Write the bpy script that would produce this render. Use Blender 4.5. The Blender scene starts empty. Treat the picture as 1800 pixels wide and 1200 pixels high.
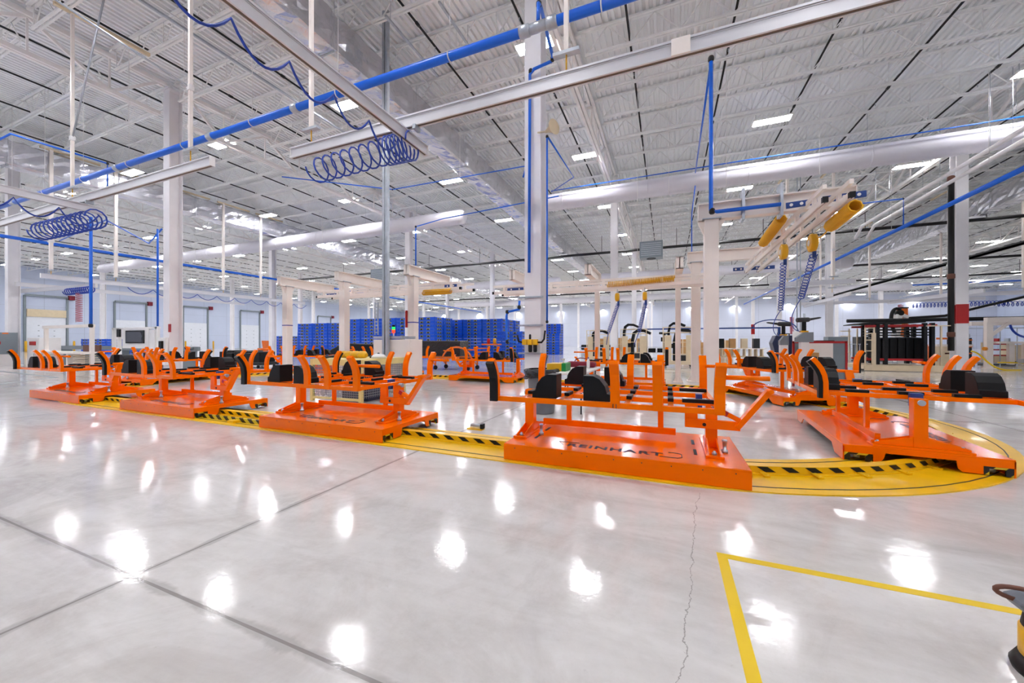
import bpy, math, random
from mathutils import Vector, Matrix
random.seed(11)
SC = bpy.context.scene
COL = SC.collection
PI = math.pi

# ------------------------------------------------------------------ materials
def lin(c):
    return tuple((x / 12.92 if x <= .04045 else ((x + .055) / 1.055) ** 2.4) for x in c)
def hexc(h):
    return lin(tuple(int(h[i:i + 2], 16) / 255 for i in (0, 2, 4)))
def mat(name, col, rough=.5, metal=0., coat=0., vary=.06, scale=3., bump=0., bscale=40., emit=None, estr=0., spec=.5):
    m = bpy.data.materials.new(name); m.use_nodes = True
    nt = m.node_tree; b = nt.nodes['Principled BSDF']
    b.inputs['Roughness'].default_value = rough
    b.inputs['Metallic'].default_value = metal
    b.inputs['Coat Weight'].default_value = coat
    b.inputs['Coat Roughness'].default_value = .035
    b.inputs['Specular IOR Level'].default_value = spec
    c = hexc(col)
    tc = nt.nodes.new('ShaderNodeTexCoord')
    if vary > 0:
        n = nt.nodes.new('ShaderNodeTexNoise'); n.inputs['Scale'].default_value = scale; n.inputs['Detail'].default_value = 4
        nt.links.new(tc.outputs['Object'], n.inputs['Vector'])
        r = nt.nodes.new('ShaderNodeValToRGB')
        r.color_ramp.elements[0].position = .3; r.color_ramp.elements[1].position = .7
        r.color_ramp.elements[0].color = tuple(x * (1 - vary) for x in c) + (1,)
        r.color_ramp.elements[1].color = tuple(min(1, x * (1 + vary)) for x in c) + (1,)
        nt.links.new(n.outputs['Fac'], r.inputs['Fac'])
        nt.links.new(r.outputs['Color'], b.inputs['Base Color'])
    else:
        b.inputs['Base Color'].default_value = c + (1,)
    if bump > 0:
        n2 = nt.nodes.new('ShaderNodeTexNoise'); n2.inputs['Scale'].default_value = bscale; n2.inputs['Detail'].default_value = 3
        nt.links.new(tc.outputs['Object'], n2.inputs['Vector'])
        bp = nt.nodes.new('ShaderNodeBump'); bp.inputs['Strength'].default_value = bump; bp.inputs['Distance'].default_value = .03
        nt.links.new(n2.outputs['Fac'], bp.inputs['Height']); nt.links.new(bp.outputs['Normal'], b.inputs['Normal'])
    if emit:
        b.inputs['Emission Color'].default_value = hexc(emit) + (1,)
        b.inputs['Emission Strength'].default_value = estr
    return m

def stripe_mat(name, ax=(1, 1, 0), freq=9.0):
    """black and yellow hazard stripes running diagonally over the surface"""
    m = bpy.data.materials.new(name); m.use_nodes = True
    nt = m.node_tree; b = nt.nodes['Principled BSDF']; b.inputs['Roughness'].default_value = .4
    tc = nt.nodes.new('ShaderNodeTexCoord')
    d = nt.nodes.new('ShaderNodeVectorMath'); d.operation = 'DOT_PRODUCT'; d.inputs[1].default_value = ax
    nt.links.new(tc.outputs['Object'], d.inputs[0])
    mu = nt.nodes.new('ShaderNodeMath'); mu.operation = 'MULTIPLY'; mu.inputs[1].default_value = freq
    fr = nt.nodes.new('ShaderNodeMath'); fr.operation = 'FRACT'
    gt = nt.nodes.new('ShaderNodeMath'); gt.operation = 'GREATER_THAN'; gt.inputs[1].default_value = .5
    mx = nt.nodes.new('ShaderNodeMix'); mx.data_type = 'RGBA'
    mx.inputs['A'].default_value = hexc('d8c020') + (1,); mx.inputs['B'].default_value = hexc('141414') + (1,)
    nt.links.new(d.outputs['Value'], mu.inputs[0]); nt.links.new(mu.outputs[0], fr.inputs[0]); nt.links.new(fr.outputs[0], gt.inputs[0])
    nt.links.new(gt.outputs[0], mx.inputs['Factor']); nt.links.new(mx.outputs['Result'], b.inputs['Base Color'])
    return m

def floor_mat():
    m = bpy.data.materials.new('polished_concrete'); m.use_nodes = True
    nt = m.node_tree; N = nt.nodes; L = nt.links; b = N['Principled BSDF']
    tc = N.new('ShaderNodeTexCoord'); sp = N.new('ShaderNodeSeparateXYZ'); L.new(tc.outputs['Object'], sp.inputs[0])
    def math_(op, a, bb=None, c=None):
        n = N.new('ShaderNodeMath'); n.operation = op
        for i, v in enumerate((a, bb, c)):
            if v is None: continue
            if isinstance(v, (int, float)): n.inputs[i].default_value = v
            else: L.new(v, n.inputs[i])
        return n.outputs[0]
    def noise(scale, detail=4, rough=.6, vec=None, dist=0.):
        n = N.new('ShaderNodeTexNoise'); n.inputs['Scale'].default_value = scale; n.inputs['Detail'].default_value = detail
        n.inputs['Roughness'].default_value = rough; n.inputs['Distortion'].default_value = dist
        L.new(vec if vec else tc.outputs['Object'], n.inputs['Vector']); return n.outputs['Fac']
    def mix(f, a, bb):
        n = N.new('ShaderNodeMix'); n.data_type = 'RGBA'
        L.new(f, n.inputs['Factor'])
        for k, v in (('A', a), ('B', bb)):
            if isinstance(v, tuple): n.inputs[k].default_value = v + (1,)
            else: L.new(v, n.inputs[k])
        return n.outputs['Result']
    def ramp(f, p0, p1):
        r = N.new('ShaderNodeMapRange'); r.inputs['From Min'].default_value = p0; r.inputs['From Max'].default_value = p1
        r.clamp = True; L.new(f, r.inputs['Value']); return r.outputs['Result']
    mp = N.new('ShaderNodeMapping'); mp.inputs['Scale'].default_value = (.5, 2.2, 1); mp.inputs['Rotation'].default_value = (0, 0, .3)
    L.new(tc.outputs['Object'], mp.inputs['Vector'])
    big = ramp(noise(.35, 5, .6, None, .6), .35, .68)
    streak = ramp(noise(1.3, 6, .65, mp.outputs[0], .8), .35, .7)
    fine = ramp(noise(9, 8, .75), .3, .7)
    spots = ramp(noise(28, 3, .6), .66, .78)
    base = mix(big, hexc('cfccc9'), hexc('dddad6'))
    base = mix(math_('MULTIPLY', streak, .75), base, hexc('b6b1ac'))
    base = mix(math_('MULTIPLY', fine, .35), base, hexc('e6e3e1'))
    base = mix(math_('MULTIPLY', spots, .25), base, hexc('a39a92'))
    cloud = ramp(noise(.9, 7, .7, None, 1.5), .48, .72)
    base = mix(math_('MULTIPLY', cloud, .5), base, hexc('a89f98'))
    # saw cut joints every half bay, with patchy grey filler beside them
    wob = math_('MULTIPLY', math_('SUBTRACT', noise(1.1, 3), .5), .02)
    jx = math_('ABSOLUTE', math_('SUBTRACT', math_('MODULO', math_('ADD', sp.outputs[0], 2.74 + 3.75 + 75), 7.5), 3.75))
    jy = math_('ABSOLUTE', math_('SUBTRACT', math_('MODULO', math_('ADD', sp.outputs[1], -1.13 + 3.65 + 73), 7.3), 3.65))
    jx = math_('ADD', jx, wob); jy = math_('ADD', jy, wob)
    d = math_('MINIMUM', jx, jy)
    fill = ramp(math_('SUBTRACT', math_('MULTIPLY', noise(1.6, 4, .7, None, 1.), .13), math_('ADD', d, .03)), 0, .02)
    base = mix(math_('MULTIPLY', fill, .5), base, hexc('9b9591'))
    line = math_('LESS_THAN', d, .0075)
    base = mix(math_('MULTIPLY', line, .6), base, hexc('6f6a66'))
    # one hairline crack wandering towards the track
    cn = math_('MULTIPLY', math_('SUBTRACT', noise(2.5, 8, .7), .5), .16)
    cx = math_('SUBTRACT', sp.outputs[0], math_('ADD', math_('MULTIPLY', sp.outputs[1], .1), -.11))
    cd = math_('ABSOLUTE', math_('ADD', cx, cn))
    crack = math_('MULTIPLY', math_('LESS_THAN', cd, .0022), math_('MULTIPLY', math_('GREATER_THAN', sp.outputs[1], 1.2), math_('LESS_THAN', sp.outputs[1], 3.6)))
    base = mix(math_('MULTIPLY', crack, .6), base, hexc('6b645e'))
    L.new(base, b.inputs['Base Color'])
    rr = N.new('ShaderNodeMapRange'); L.new(streak, rr.inputs['Value'])
    rr.inputs['To Min'].default_value = .075; rr.inputs['To Max'].default_value = .15
    L.new(rr.outputs['Result'], b.inputs['Roughness'])
    b.inputs['Specular IOR Level'].default_value = .52
    bp = N.new('ShaderNodeBump'); bp.inputs['Strength'].default_value = .09; bp.inputs['Distance'].default_value = .02
    L.new(noise(5, 5, .6), bp.inputs['Height']); L.new(bp.outputs['Normal'], b.inputs['Normal'])
    return m

def wall_mat(name, col, axis, pitch):
    """insulated metal panels with a fine joint every PITCH metres"""
    m = mat(name, col, .55, vary=.03, scale=.4)
    nt = m.node_tree; N = nt.nodes; L = nt.links; b = N['Principled BSDF']
    src = b.inputs['Base Color'].links[0].from_socket
    tc = N.new('ShaderNodeTexCoord'); sp = N.new('ShaderNodeSeparateXYZ'); L.new(tc.outputs['Object'], sp.inputs[0])
    def joint(out, p, w):
        a = N.new('ShaderNodeMath'); a.operation = 'ADD'; a.inputs[1].default_value = 300; L.new(out, a.inputs[0])
        mo = N.new('ShaderNodeMath'); mo.operation = 'MODULO'; mo.inputs[1].default_value = p; L.new(a.outputs[0], mo.inputs[0])
        lt = N.new('ShaderNodeMath'); lt.operation = 'LESS_THAN'; lt.inputs[1].default_value = w; L.new(mo.outputs[0], lt.inputs[0]); return lt.outputs[0]
    mx = N.new('ShaderNodeMath'); mx.operation = 'MAXIMUM'
    L.new(joint(sp.outputs[axis], pitch, .05), mx.inputs[0]); L.new(joint(sp.outputs[2], 3.6, .03), mx.inputs[1])
    mu = N.new('ShaderNodeMath'); mu.operation = 'MULTIPLY'; mu.inputs[1].default_value = .35; L.new(mx.outputs[0], mu.inputs[0])
    mm = N.new('ShaderNodeMix'); mm.data_type = 'RGBA'; L.new(mu.outputs[0], mm.inputs['Factor']); L.new(src, mm.inputs['A'])
    mm.inputs['B'].default_value = hexc('6c7280') + (1,)
    L.new(mm.outputs['Result'], b.inputs['Base Color'])
    return m

M = {}
M['floor'] = floor_mat()
M['deck'] = mat('painted_roof_deck', 'ebedee', .6, vary=.05, scale=.3)
M['steel_white'] = mat('white_painted_steel', 'efecea', .45, vary=.04)
M['joist'] = mat('white_joist_steel', 'ebeceb', .5, vary=.05)
M['column'] = mat('column_white', 'eae8ea', .4, vary=.04, scale=1.5)
M['wall_l'] = wall_mat('dock_wall_panel', 'c2cbdf', 1, 3.8)
M['wall_b'] = wall_mat('back_wall_panel', 'c9cedd', 0, 4.9)
M['door'] = mat('white_dock_door', 'dfe3ea', .45, vary=.02)
M['orange'] = mat('glossy_orange_paint', 'fc7200', .13, coat=.06, vary=.02, scale=6, spec=.42)
M['orange'].node_tree.nodes['Principled BSDF'].inputs['Specular Tint'].default_value = (1, .45, .12, 1)
M['orange_dull'] = mat('worn_orange_paint', 'e06a10', .5, vary=.1)
M['yellow'] = mat('yellow_floor_plate', 'ecbc04', .4, coat=.06, vary=.06, scale=5)
M['yellow_tape'] = mat('yellow_floor_tape', 'e6c210', .5, vary=.04)
M['yellow_plastic'] = mat('yellow_plastic', 'e3ac10', .4)
M['black'] = mat('black_rubber', '121315', .5, vary=.1, spec=.3)
M['blackpad'] = mat('black_urethane', '0c0d0f', .45, vary=.1, spec=.25)
M['blackpipe'] = mat('black_pipe', '161516', .5, vary=.1)
M['dark'] = mat('dark_steel', '2c2e31', .5, vary=.1)
M['stripe'] = stripe_mat('hazard_stripe', (1, 1, .9), 6)
M['stripe_rail'] = stripe_mat('hazard_stripe_rail', (1, 1, 1.3), 5)
M['cream'] = mat('cream_paint', 'eee5dd', .4, vary=.03)
M['beige'] = mat('beige_paint', 'd9c7a6', .45, vary=.05)
M['blue'] = mat('blue_air_pipe', '0264da', .35, coat=.08, vary=.04)
M['bluehose'] = mat('blue_hose', '1b3fa6', .35, vary=.06)
M['bluedark'] = mat('dark_blue_paint', '1c3f86', .35, vary=.06)
M['crate'] = mat('blue_crate_plastic', '0654d0', .4, vary=.12, scale=2)
M['crate_latch'] = mat('crate_latch_black', '101216', .5)
M['crate_tab'] = mat('crate_yellow_tab', 'b8ac20', .5)
M['alu'] = mat('extruded_aluminium', 'd9d8dc', .32, metal=.35, vary=.03)
M['alu_groove'] = mat('rail_groove', '6d5a4c', .5, metal=.2)
M['galv'] = mat('galvanised_steel', 'b4bac2', .35, metal=.7, vary=.1, scale=8)
M['foil'] = mat('foil_duct_wrap', 'd6d6dc', .24, metal=.85, vary=.08, scale=2, bump=1., bscale=3.2)
M['duct'] = mat('white_round_duct', 'd6d4dc', .6, vary=.02)
M['grey'] = mat('grey_plastic', '70757e', .45, vary=.06)
M['greybox'] = mat('grey_enclosure', '7d878d', .45, vary=.04)
M['light_on'] = mat('led_diffuser', 'ffffff', .5, vary=0, emit='fbfbff', estr=62)
M['wall_light'] = mat('wallpack_diffuser', 'ffffff', .5, vary=0, emit='f4f8ff', estr=420)
M['card'] = mat('cardboard', 'b98d5a', .8, vary=.08)
M['red'] = mat('red_paint', 'b01414', .4, vary=.06)
M['cone'] = mat('traffic_cone_orange', 'f03a1c', .45)
M['green'] = mat('green_plastic', '138a3a', .4)
M['white'] = mat('white_plastic', 'e6e4e2', .4, vary=.03)
M['screen'] = mat('dark_screen_glass', '3d3f47', .12, vary=.03)
M['maroon'] = mat('maroon_fabric', '7a1428', .7, vary=.1)
M['bag'] = mat('black_bin_liner', '1a1b20', .25, bump=.8, bscale=14)
M['mesh'] = mat('wire_mesh_grey', '9a9da2', .4, metal=.5)
M['paleyellow'] = mat('pale_yellow_paint', 'e6d48e', .45)
M['navy'] = mat('navy_paint', '1c2444', .4)
M['redcoil'] = mat('red_coil_hose', 'b8606e', .5)
M['tapeblue'] = mat('blue_tape', '4a4a9a', .5)
M['glow_green'] = mat('green_stack_lens', '18c050', .3, vary=0, emit='18d050', estr=1.2)
M['glow_red'] = mat('red_stack_lens', 'e03018', .3, vary=0, emit='f03a18', estr=1.2)
M['amber'] = mat('amber_lens', 'e08a10', .3)
M['letter'] = mat('black_cut_lettering', '1b1512', .5, vary=0)
M['brown'] = mat('brown_strap', '6a4030', .6)

# ------------------------------------------------------------------ mesh builder
class MB:
    def __init__(s): s.v = []; s.f = []; s.mi = []; s.sm = []
    def add(s, vs, fs, mi=0, sm=False):
        o = len(s.v); s.v += [tuple(p) for p in vs]
        for f in fs: s.f.append([i + o for i in f]); s.mi.append(mi); s.sm.append(sm)
        return s
    def box(s, x0, y0, z0, x1, y1, z1, mi=0):
        v = [(x0, y0, z0), (x1, y0, z0), (x1, y1, z0), (x0, y1, z0), (x0, y0, z1), (x1, y0, z1), (x1, y1, z1), (x0, y1, z1)]
        return s.add(v, [(0, 3, 2, 1), (4, 5, 6, 7), (0, 1, 5, 4), (1, 2, 6, 5), (2, 3, 7, 6), (3, 0, 4, 7)], mi)
    def cbox(s, c, d, mi=0):
        return s.box(c[0] - d[0] / 2, c[1] - d[1] / 2, c[2] - d[2] / 2, c[0] + d[0] / 2, c[1] + d[1] / 2, c[2] + d[2] / 2, mi)
    def beam(s, p, q, w, h, up=(0, 0, 1), mi=0):
        p = Vector(p); q = Vector(q); d = (q - p).normalized(); u = Vector(up)
        if abs(d.dot(u)) > .98: u = Vector((1, 0, 0))
        r = d.cross(u).normalized(); u = r.cross(d).normalized()
        a = r * (w / 2); b = u * (h / 2)
        v = [p - a - b, p + a - b, p + a + b, p - a + b, q - a - b, q + a - b, q + a + b, q - a + b]
        return s.add(v, [(0, 1, 2, 3), (7, 6, 5, 4), (4, 5, 1, 0), (5, 6, 2, 1), (6, 7, 3, 2), (7, 4, 0, 3)], mi)
    def tube(s, pts, r, seg=8, mi=0, caps=True):
        pts = [Vector(p) for p in pts]; n = len(pts)
        rs = r if isinstance(r, (list, tuple)) else [r] * n
        tg = []
        for i in range(n):
            a = pts[max(i - 1, 0)]; b = pts[min(i + 1, n - 1)]; t = (b - a)
            tg.append(t.normalized() if t.length > 1e-9 else Vector((0, 0, 1)))
        ref = Vector((0, 0, 1)) if abs(tg[0].z) < .9 else Vector((1, 0, 0))
        nrm = (ref - tg[0] * ref.dot(tg[0])).normalized()
        vs = []
        for i in range(n):
            nrm = nrm - tg[i] * nrm.dot(tg[i])
            if nrm.length < 1e-6:
                ref = Vector((1, 0, 0)) if abs(tg[i].x) < .9 else Vector((0, 1, 0)); nrm = ref - tg[i] * ref.dot(tg[i])
            nrm.normalize(); bn = tg[i].cross(nrm)
            for k in range(seg):
                a = 2 * PI * k / seg
                vs.append(pts[i] + nrm * (rs[i] * math.cos(a)) + bn * (rs[i] * math.sin(a)))
        fs = []
        for i in range(n - 1):
            for k in range(seg):
                k2 = (k + 1) % seg
                fs.append((i * seg + k, i * seg + k2, (i + 1) * seg + k2, (i + 1) * seg + k))
        s.add(vs, fs, mi, True)
        if caps:
            o = len(s.v) - len(vs)
            s.f.append([o + k for k in reversed(range(seg))]); s.mi.append(mi); s.sm.append(False)
            s.f.append([o + (n - 1) * seg + k for k in range(seg)]); s.mi.append(mi); s.sm.append(False)
        return s
    def prism(s, poly, vec, mi=0, sm=False):
        """extrude a planar polygon (list of 3D points) along VEC"""
        n = len(poly); vec = Vector(vec)
        v = [Vector(p) for p in poly] + [Vector(p) + vec for p in poly]
        nn = Vector((0, 0, 0))
        for i in range(n): nn += v[i].cross(v[(i + 1) % n])
        flip = nn.dot(vec) > 0
        fs = [tuple(reversed(range(n))) if flip else tuple(range(n)), tuple(range(n, 2 * n)) if flip else tuple(reversed(range(n, 2 * n)))]
        for i in range(n):
            j = (i + 1) % n
            fs.append((i, j, n + j, n + i) if flip else (j, i, n + i, n + j))
        return s.add(v, fs, mi)
    def lathe(s, prof, c=(0, 0, 0), seg=20, mi=0):
        vs = []; fs = []
        for r, z in prof:
            for k in range(seg):
                a = 2 * PI * k / seg; vs.append((c[0] + r * math.cos(a), c[1] + r * math.sin(a), c[2] + z))
        for i in range(len(prof) - 1):
            for k in range(seg):
                k2 = (k + 1) % seg; fs.append((i * seg + k, i * seg + k2, (i + 1) * seg + k2, (i + 1) * seg + k))
        s.add(vs, fs, mi, True)
        o = len(s.v) - len(vs)
        s.f.append([o + k for k in reversed(range(seg))]); s.mi.append(mi); s.sm.append(False)
        s.f.append([o + (len(prof) - 1) * seg + k for k in range(seg)]); s.mi.append(mi); s.sm.append(False)
        return s
    def build(s, name, mats, parent=None, bevel=0.):
        me = bpy.data.meshes.new(name); me.from_pydata(s.v, [], s.f)
        if not isinstance(mats, (list, tuple)): mats = [mats]
        for m in mats: me.materials.append(M[m])
        me.polygons.foreach_set('material_index', s.mi); me.polygons.foreach_set('use_smooth', s.sm); me.update()
        o = bpy.data.objects.new(name, me); COL.objects.link(o)
        if parent: o.parent = parent
        if bevel:
            b = o.modifiers.new('edge', 'BEVEL'); b.width = bevel; b.segments = 2; b.limit_method = 'ANGLE'
        return o

def helix(p, q, r, turns, per=12, r2=None):
    p = Vector(p); q = Vector(q); d = q - p; t = d.normalized()
    u = t.cross(Vector((0, 0, 1)) if abs(t.z) < .9 else Vector((1, 0, 0))).normalized(); w = t.cross(u)
    n = int(turns * per); out = []
    for i in range(n + 1):
        a = 2 * PI * i / per; k = i / n; rr = r if r2 is None else r + (r2 - r) * k
        out.append(p + d * k + u * (rr * math.cos(a)) + w * (rr * math.sin(a)))
    return out
def bez(p0, p1, p2, p3, n=10):
    p0, p1, p2, p3 = map(Vector, (p0, p1, p2, p3))
    return [p0 * (1 - t) ** 3 + p1 * 3 * t * (1 - t) ** 2 + p2 * 3 * t * t * (1 - t) + p3 * t ** 3 for t in (i / n for i in range(n + 1))]

LABELS = {}
def tag(o, label, cat, group=None, kind=None):
    o['label'] = label; o['category'] = cat
    if group: o['group'] = group
    if kind: o['kind'] = kind
    return o
def thing(name, label, cat, loc=(0, 0, 0), rz=0, group=None):
    o = bpy.data.objects.new(name, None); COL.objects.link(o); o.location = loc; o.rotation_euler = (0, 0, math.radians(rz))
    o.empty_display_size = .1
    return tag(o, label, cat, group)
def struct(o): o['kind'] = 'structure'; return o
def kids(o): return [c for c in bpy.data.objects if c.parent == o]
def tree(o): return (o, [tree(c) for c in kids(o)])
def copy_tree(t, parent=None):
    c = t[0].copy(); COL.objects.link(c); c.parent = parent
    for k in t[1]: copy_tree(k, c)
    return c
ORD = ['zeroth', 'first', 'second', 'third', 'fourth', 'fifth', 'sixth', 'seventh', 'eighth', 'ninth', 'tenth', 'eleventh', 'twelfth', 'thirteenth', 'fourteenth', 'fifteenth', 'sixteenth', 'seventeenth', 'eighteenth']

# ------------------------------------------------------------------ camera
FPX = 662.0; YAW = math.atan2(.381, .9245); CY, SY = math.cos(YAW), math.sin(YAW); EYE = 1.3
cam = bpy.data.cameras.new('camera'); cam.sensor_width = 36; cam.lens = FPX / 1800 * 36; cam.clip_end = 400; cam.clip_start = .05
co = bpy.data.objects.new('camera', cam); COL.objects.link(co); co.location = (0, 0, EYE); co.rotation_euler = (PI / 2, 0, YAW)
SC.camera = co
def seen(x, y, z, pad=150):
    """could this point of the hall show from at or near the camera"""
    t = CY * y - SY * x
    if t < .6: return False
    px = 900 + FPX * (CY * x + SY * y) / t; py = 600 - FPX * (z - EYE) / t
    return -pad < px < 1800 + pad and -pad < py < 1200 + pad

# ------------------------------------------------------------------ hall shell
XL, XR, YF, YB = -78.0, 55.5, -10.0, 97.0
DECK = 11.40
struct(MB().box(XL - 2, YF - 2, -.3, XR + 2, YB + 2, 0).build('floor', 'floor'))
def deck():
    b = MB(); p = .2; n = int((XR - XL + 2) / p); vs = []; fs = []
    prof = [(0, 0), (.42, 0), (.5, .085), (.92, .085)]
    xs = []
    for i in range(n):
        for u, z in prof: xs.append((XL - 1 + (i + u) * p, DECK + z))
    for x, z in xs: vs.append((x, YF - 1, z)); vs.append((x, YB + 1, z))
    for i in range(len(xs) - 1): fs.append((2 * i, 2 * i + 1, 2 * i + 3, 2 * i + 2))
    b.add(vs, fs)
    return b.build('ceiling', 'deck')
struct(deck())
struct(MB().box(XL - .3, YF, 0, XL, YB, 12.2).build('wall_left', 'wall_l'))
struct(MB().box(XL, YB, 0, XR, YB + .3, 12.2).build('wall_back', 'wall_b'))
struct(MB().box(XR, YF, 0, XR + .3, YB, 12.2).build('wall_right', 'wall_l'))
struct(MB().box(XL, YF - .3, 0, XR, YF, 12.2).build('wall_front', 'wall_b'))
struct(MB().box(XL + .02, YB - .25, 11.0, XR - .02, YB - .02, 11.25).build('trim_1', 'dark'))

COLX = [12.07 + 15 * k for k in range(-6, 3)]      # column lines
COLY = [8.6 + 14.6 * k for k in range(-1, 7)]
def column_mb(h=11.05):
    b = MB()
    b.box(-.2, -.22, 0, .2, -.19, h); b.box(-.2, .19, 0, .2, .22, h); b.box(-.012, -.19, 0, .012, .19, h)
    b.box(-.28, -.3, 0, .28, .3, .025); b.box(-.24, -.26, h, .24, .26, h + .04)
    return b
proto = None
for x in COLX:
    for y in COLY:
        if abs(x - XL) < 1 or abs(y - YB) < 1: continue
        if not (seen(x, y, 1, 60) or seen(x, y, 9, 60)): continue
        if proto is None: proto = column_mb().build('steel_column', 'column'); o = proto
        else: o = proto.copy(); COL.objects.link(o)
        o.location = (x, y, 0); struct(o)

# roof joists span along X between the girders, eight to a bay
def joist_mb():
    b = MB(); L = 7.28
    for s in (-.048, .048):
        b.box(-L, s - .038, 11.34, L, s + .038, 11.396)
        b.box(-L + .25, s - .03, 10.55, L - .25, s + .03, 10.60)
    n = 10; p = 2 * (L - .25) / n
    for i in range(n):
        x0 = -L + .25 + i * p; xm = x0 + p / 2
        b.beam((x0, 0, 10.58), (xm, 0, 11.34), .028, .028); b.beam((xm, 0, 11.34), (x0 + p, 0, 10.58), .028, .028)
        b.beam((x0, 0, 10.58), (x0, 0, 11.34), .02, .02)
    b.box(-L - .08, -.06, 11.27, -L + .1, .06, 11.33); b.box(L - .1, -.06, 11.27, L + .08, .06, 11.33)
    return b
jp = None; nj = 0
y = 8.6 - 1.825 * 4
while y < YB - .5:
    for x in COLX + [COLX[-1] + 15]:
        xc = x - 7.5
        if xc < XL: continue
        if any(seen(xc + d, y, 11, 200) for d in (-7, -3.5, 0, 3.5, 7)):
            if jp is None: jp = joist_mb().build('roof_joist', 'joist'); o = jp
            else: o = jp.copy(); COL.objects.link(o)
            o.location = (xc, y, 0); struct(o); nj += 1
    y += 1.825
def girder_mb():
    b = MB(); L = 7.05
    for s in (-.07, .07):
        b.box(s - .05, -L, 11.13, s + .05, L, 11.26); b.box(s - .05, -L + .2, 9.92, s + .05, L - .2, 10.05)
    for k in range(-4, 4):
        a = k * 1.825; c = a + 1.825; lo = lambda v: max(-L + .25, min(L - .25, v))
        z0, z1 = (11.15, 10.0) if k % 2 == 0 else (10.0, 11.15)
        b.beam((0, lo(a), z0), (0, lo(c), z1), .09, .09)
        if -4 < k: b.beam((0, a, 10.0), (0, a, 11.15), .05, .05)
    return b
gp = None
for x in COLX:
    for y in COLY:
        if not any(seen(x, y + 7.3 + d, 10.5, 150) for d in (-7, 0, 7)) or abs(x - XL) < 1: continue
        if gp is None: gp = girder_mb().build('roof_girder', 'steel_white'); o = gp
        else: o = gp.copy(); COL.objects.link(o)
        o.location = (x, y + 7.3, 0); struct(o)
# bridging angles that tie the joists together
k = 0
for x in [c - d for c in COLX + [COLX[-1] + 15] for d in (5, 10)]:
    if x < XL + 1 or x > XR - 1: continue
    b = MB(); b.beam((x, 2.5, 10.53), (x, YB - 1, 10.53), .03, .03)
    struct(b.build('joist_bridging', 'joist'))

# ------------------------------------------------------------------ ceiling lights
LIGHT_X = [-3.6 + 7.5 * k for k in range(-9, 8)]
LIGHT_Y = [10.75 + 7.3 * k for k in range(-2, 12)]
lt = thing('high_bay_light', '', 'light', (0, 0, 0), 0, 'high bay lights')
MB().box(-.66, -.23, 0, .66, .23, .06).build('housing', 'white', lt)
MB().box(-.62, -.2, -.012, .62, .2, -.002).build('diffuser', 'light_on', lt)
for sx in (-.55, .55):
    MB().tube([(sx, 0, .06), (sx, 0, .36)], .008, 5).build('hanger_wire', 'galv', lt)
lt_tree = tree(lt); first = True
for r, y in enumerate(LIGHT_Y):
    row = [x for x in LIGHT_X if y < 9 or seen(x, y, 10.2, 60)]  # rows over and behind the camera are unseen, added to light the near floor
    vis = [x for x in row if seen(x, y, 10.2, 0)]
    for x in row:
        o = lt if first else copy_tree(lt_tree); first = False
        o.location = (x, y, 10.2)
        if y < 9: o['label'] = 'unseen white high-bay light above the camera, added to light the near floor'
        elif r - 1 <= 5 and x in vis:
            o['label'] = f'glowing high-bay light, {ORD[vis.index(x) + 1]} from the left in the {ORD[r - 1]} ceiling row'
        else: o['label'] = 'small distant high-bay light glowing in the far ceiling rows near the back wall'
# wall washers high on the back wall
wp = thing('wall_pack_light', 'white wall light high on the pale back wall throwing a bright scallop', 'light', (0, 0, 0), 0, 'wall lights on the back wall')
MB().box(-.3, -.25, -.1, .3, 0, .12).build('housing', 'white', wp)
MB().box(-.26, -.22, -.115, .26, -.03, -.103).build('lens', 'wall_light', wp)
wt = tree(wp)
for i, x in enumerate([-62, -50, -38, -26, -15, -5, 5, 14, 24, 34, 44]):
    o = wp if i == 0 else copy_tree(wt)
    o.location = (x, YB - .02, 9.3)

# ------------------------------------------------------------------ pipes and ducts overhead
def pipe(name, pts, r, m, label, cat='pipe', group=None, seg=10, joints=(), jm='blackpipe', jr=1.45):
    """a pipe run; JOINTS lists elbow points that get a dark fitting as a part"""
    o = MB().tube(pts, r, seg).build(name, m); tag(o, label, cat, group)
    for j in joints:
        MB().lathe([(r * jr * .7, -r * jr), (r * jr, -r * .8), (r * jr, r * .8), (r * jr * .7, r * jr)], j, 10).build('fitting', jm, o)
    return o
k = 0
x = -1.1 - 2.95 * 25
while x < XR - 1:
    y0 = max(3.0, 8.6 - 7.3)
    o = MB().tube([(x, y0, 10.92), (x, YB - 1, 10.92)], .034, 8).build('sprinkler_pipe', 'blackpipe')
    tag(o, 'black sprinkler branch pipe threading through the white roof joists', 'pipe', 'sprinkler branch pipes')
    if abs(x) < 16:
        for yy in (9.4, 13.1, 18.6, 24):
            MB().tube([(x, yy, 10.92), (x, yy + .14, 10.92)], .05, 8).build('coupling', 'cone' if yy in (13.1, 24) else 'blackpipe', o)
            MB().tube([(x, yy + 1, 10.9), (x, yy + 1, 10.78)], .015, 6).build('sprinkler_head', 'galv', o)
    x += 2.95
for i, (y, z) in enumerate(((33.5, 9.05), (48.5, 9.0), (61, 9.05))):
    o = MB().tube([(-45, y, z), (40, y, z)], .11, 10).build('sprinkler_main', 'blackpipe')
    tag(o, f'thick black sprinkler main running across the hall, {ORD[i + 1]} from the front', 'pipe', 'sprinkler mains')
    for k in range(-6, 7): MB().tube([(k * 6 + .7, y, z), (k * 6 + .7, y, 10.55)], .02, 6).build('hanger', 'blackpipe', o)

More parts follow.
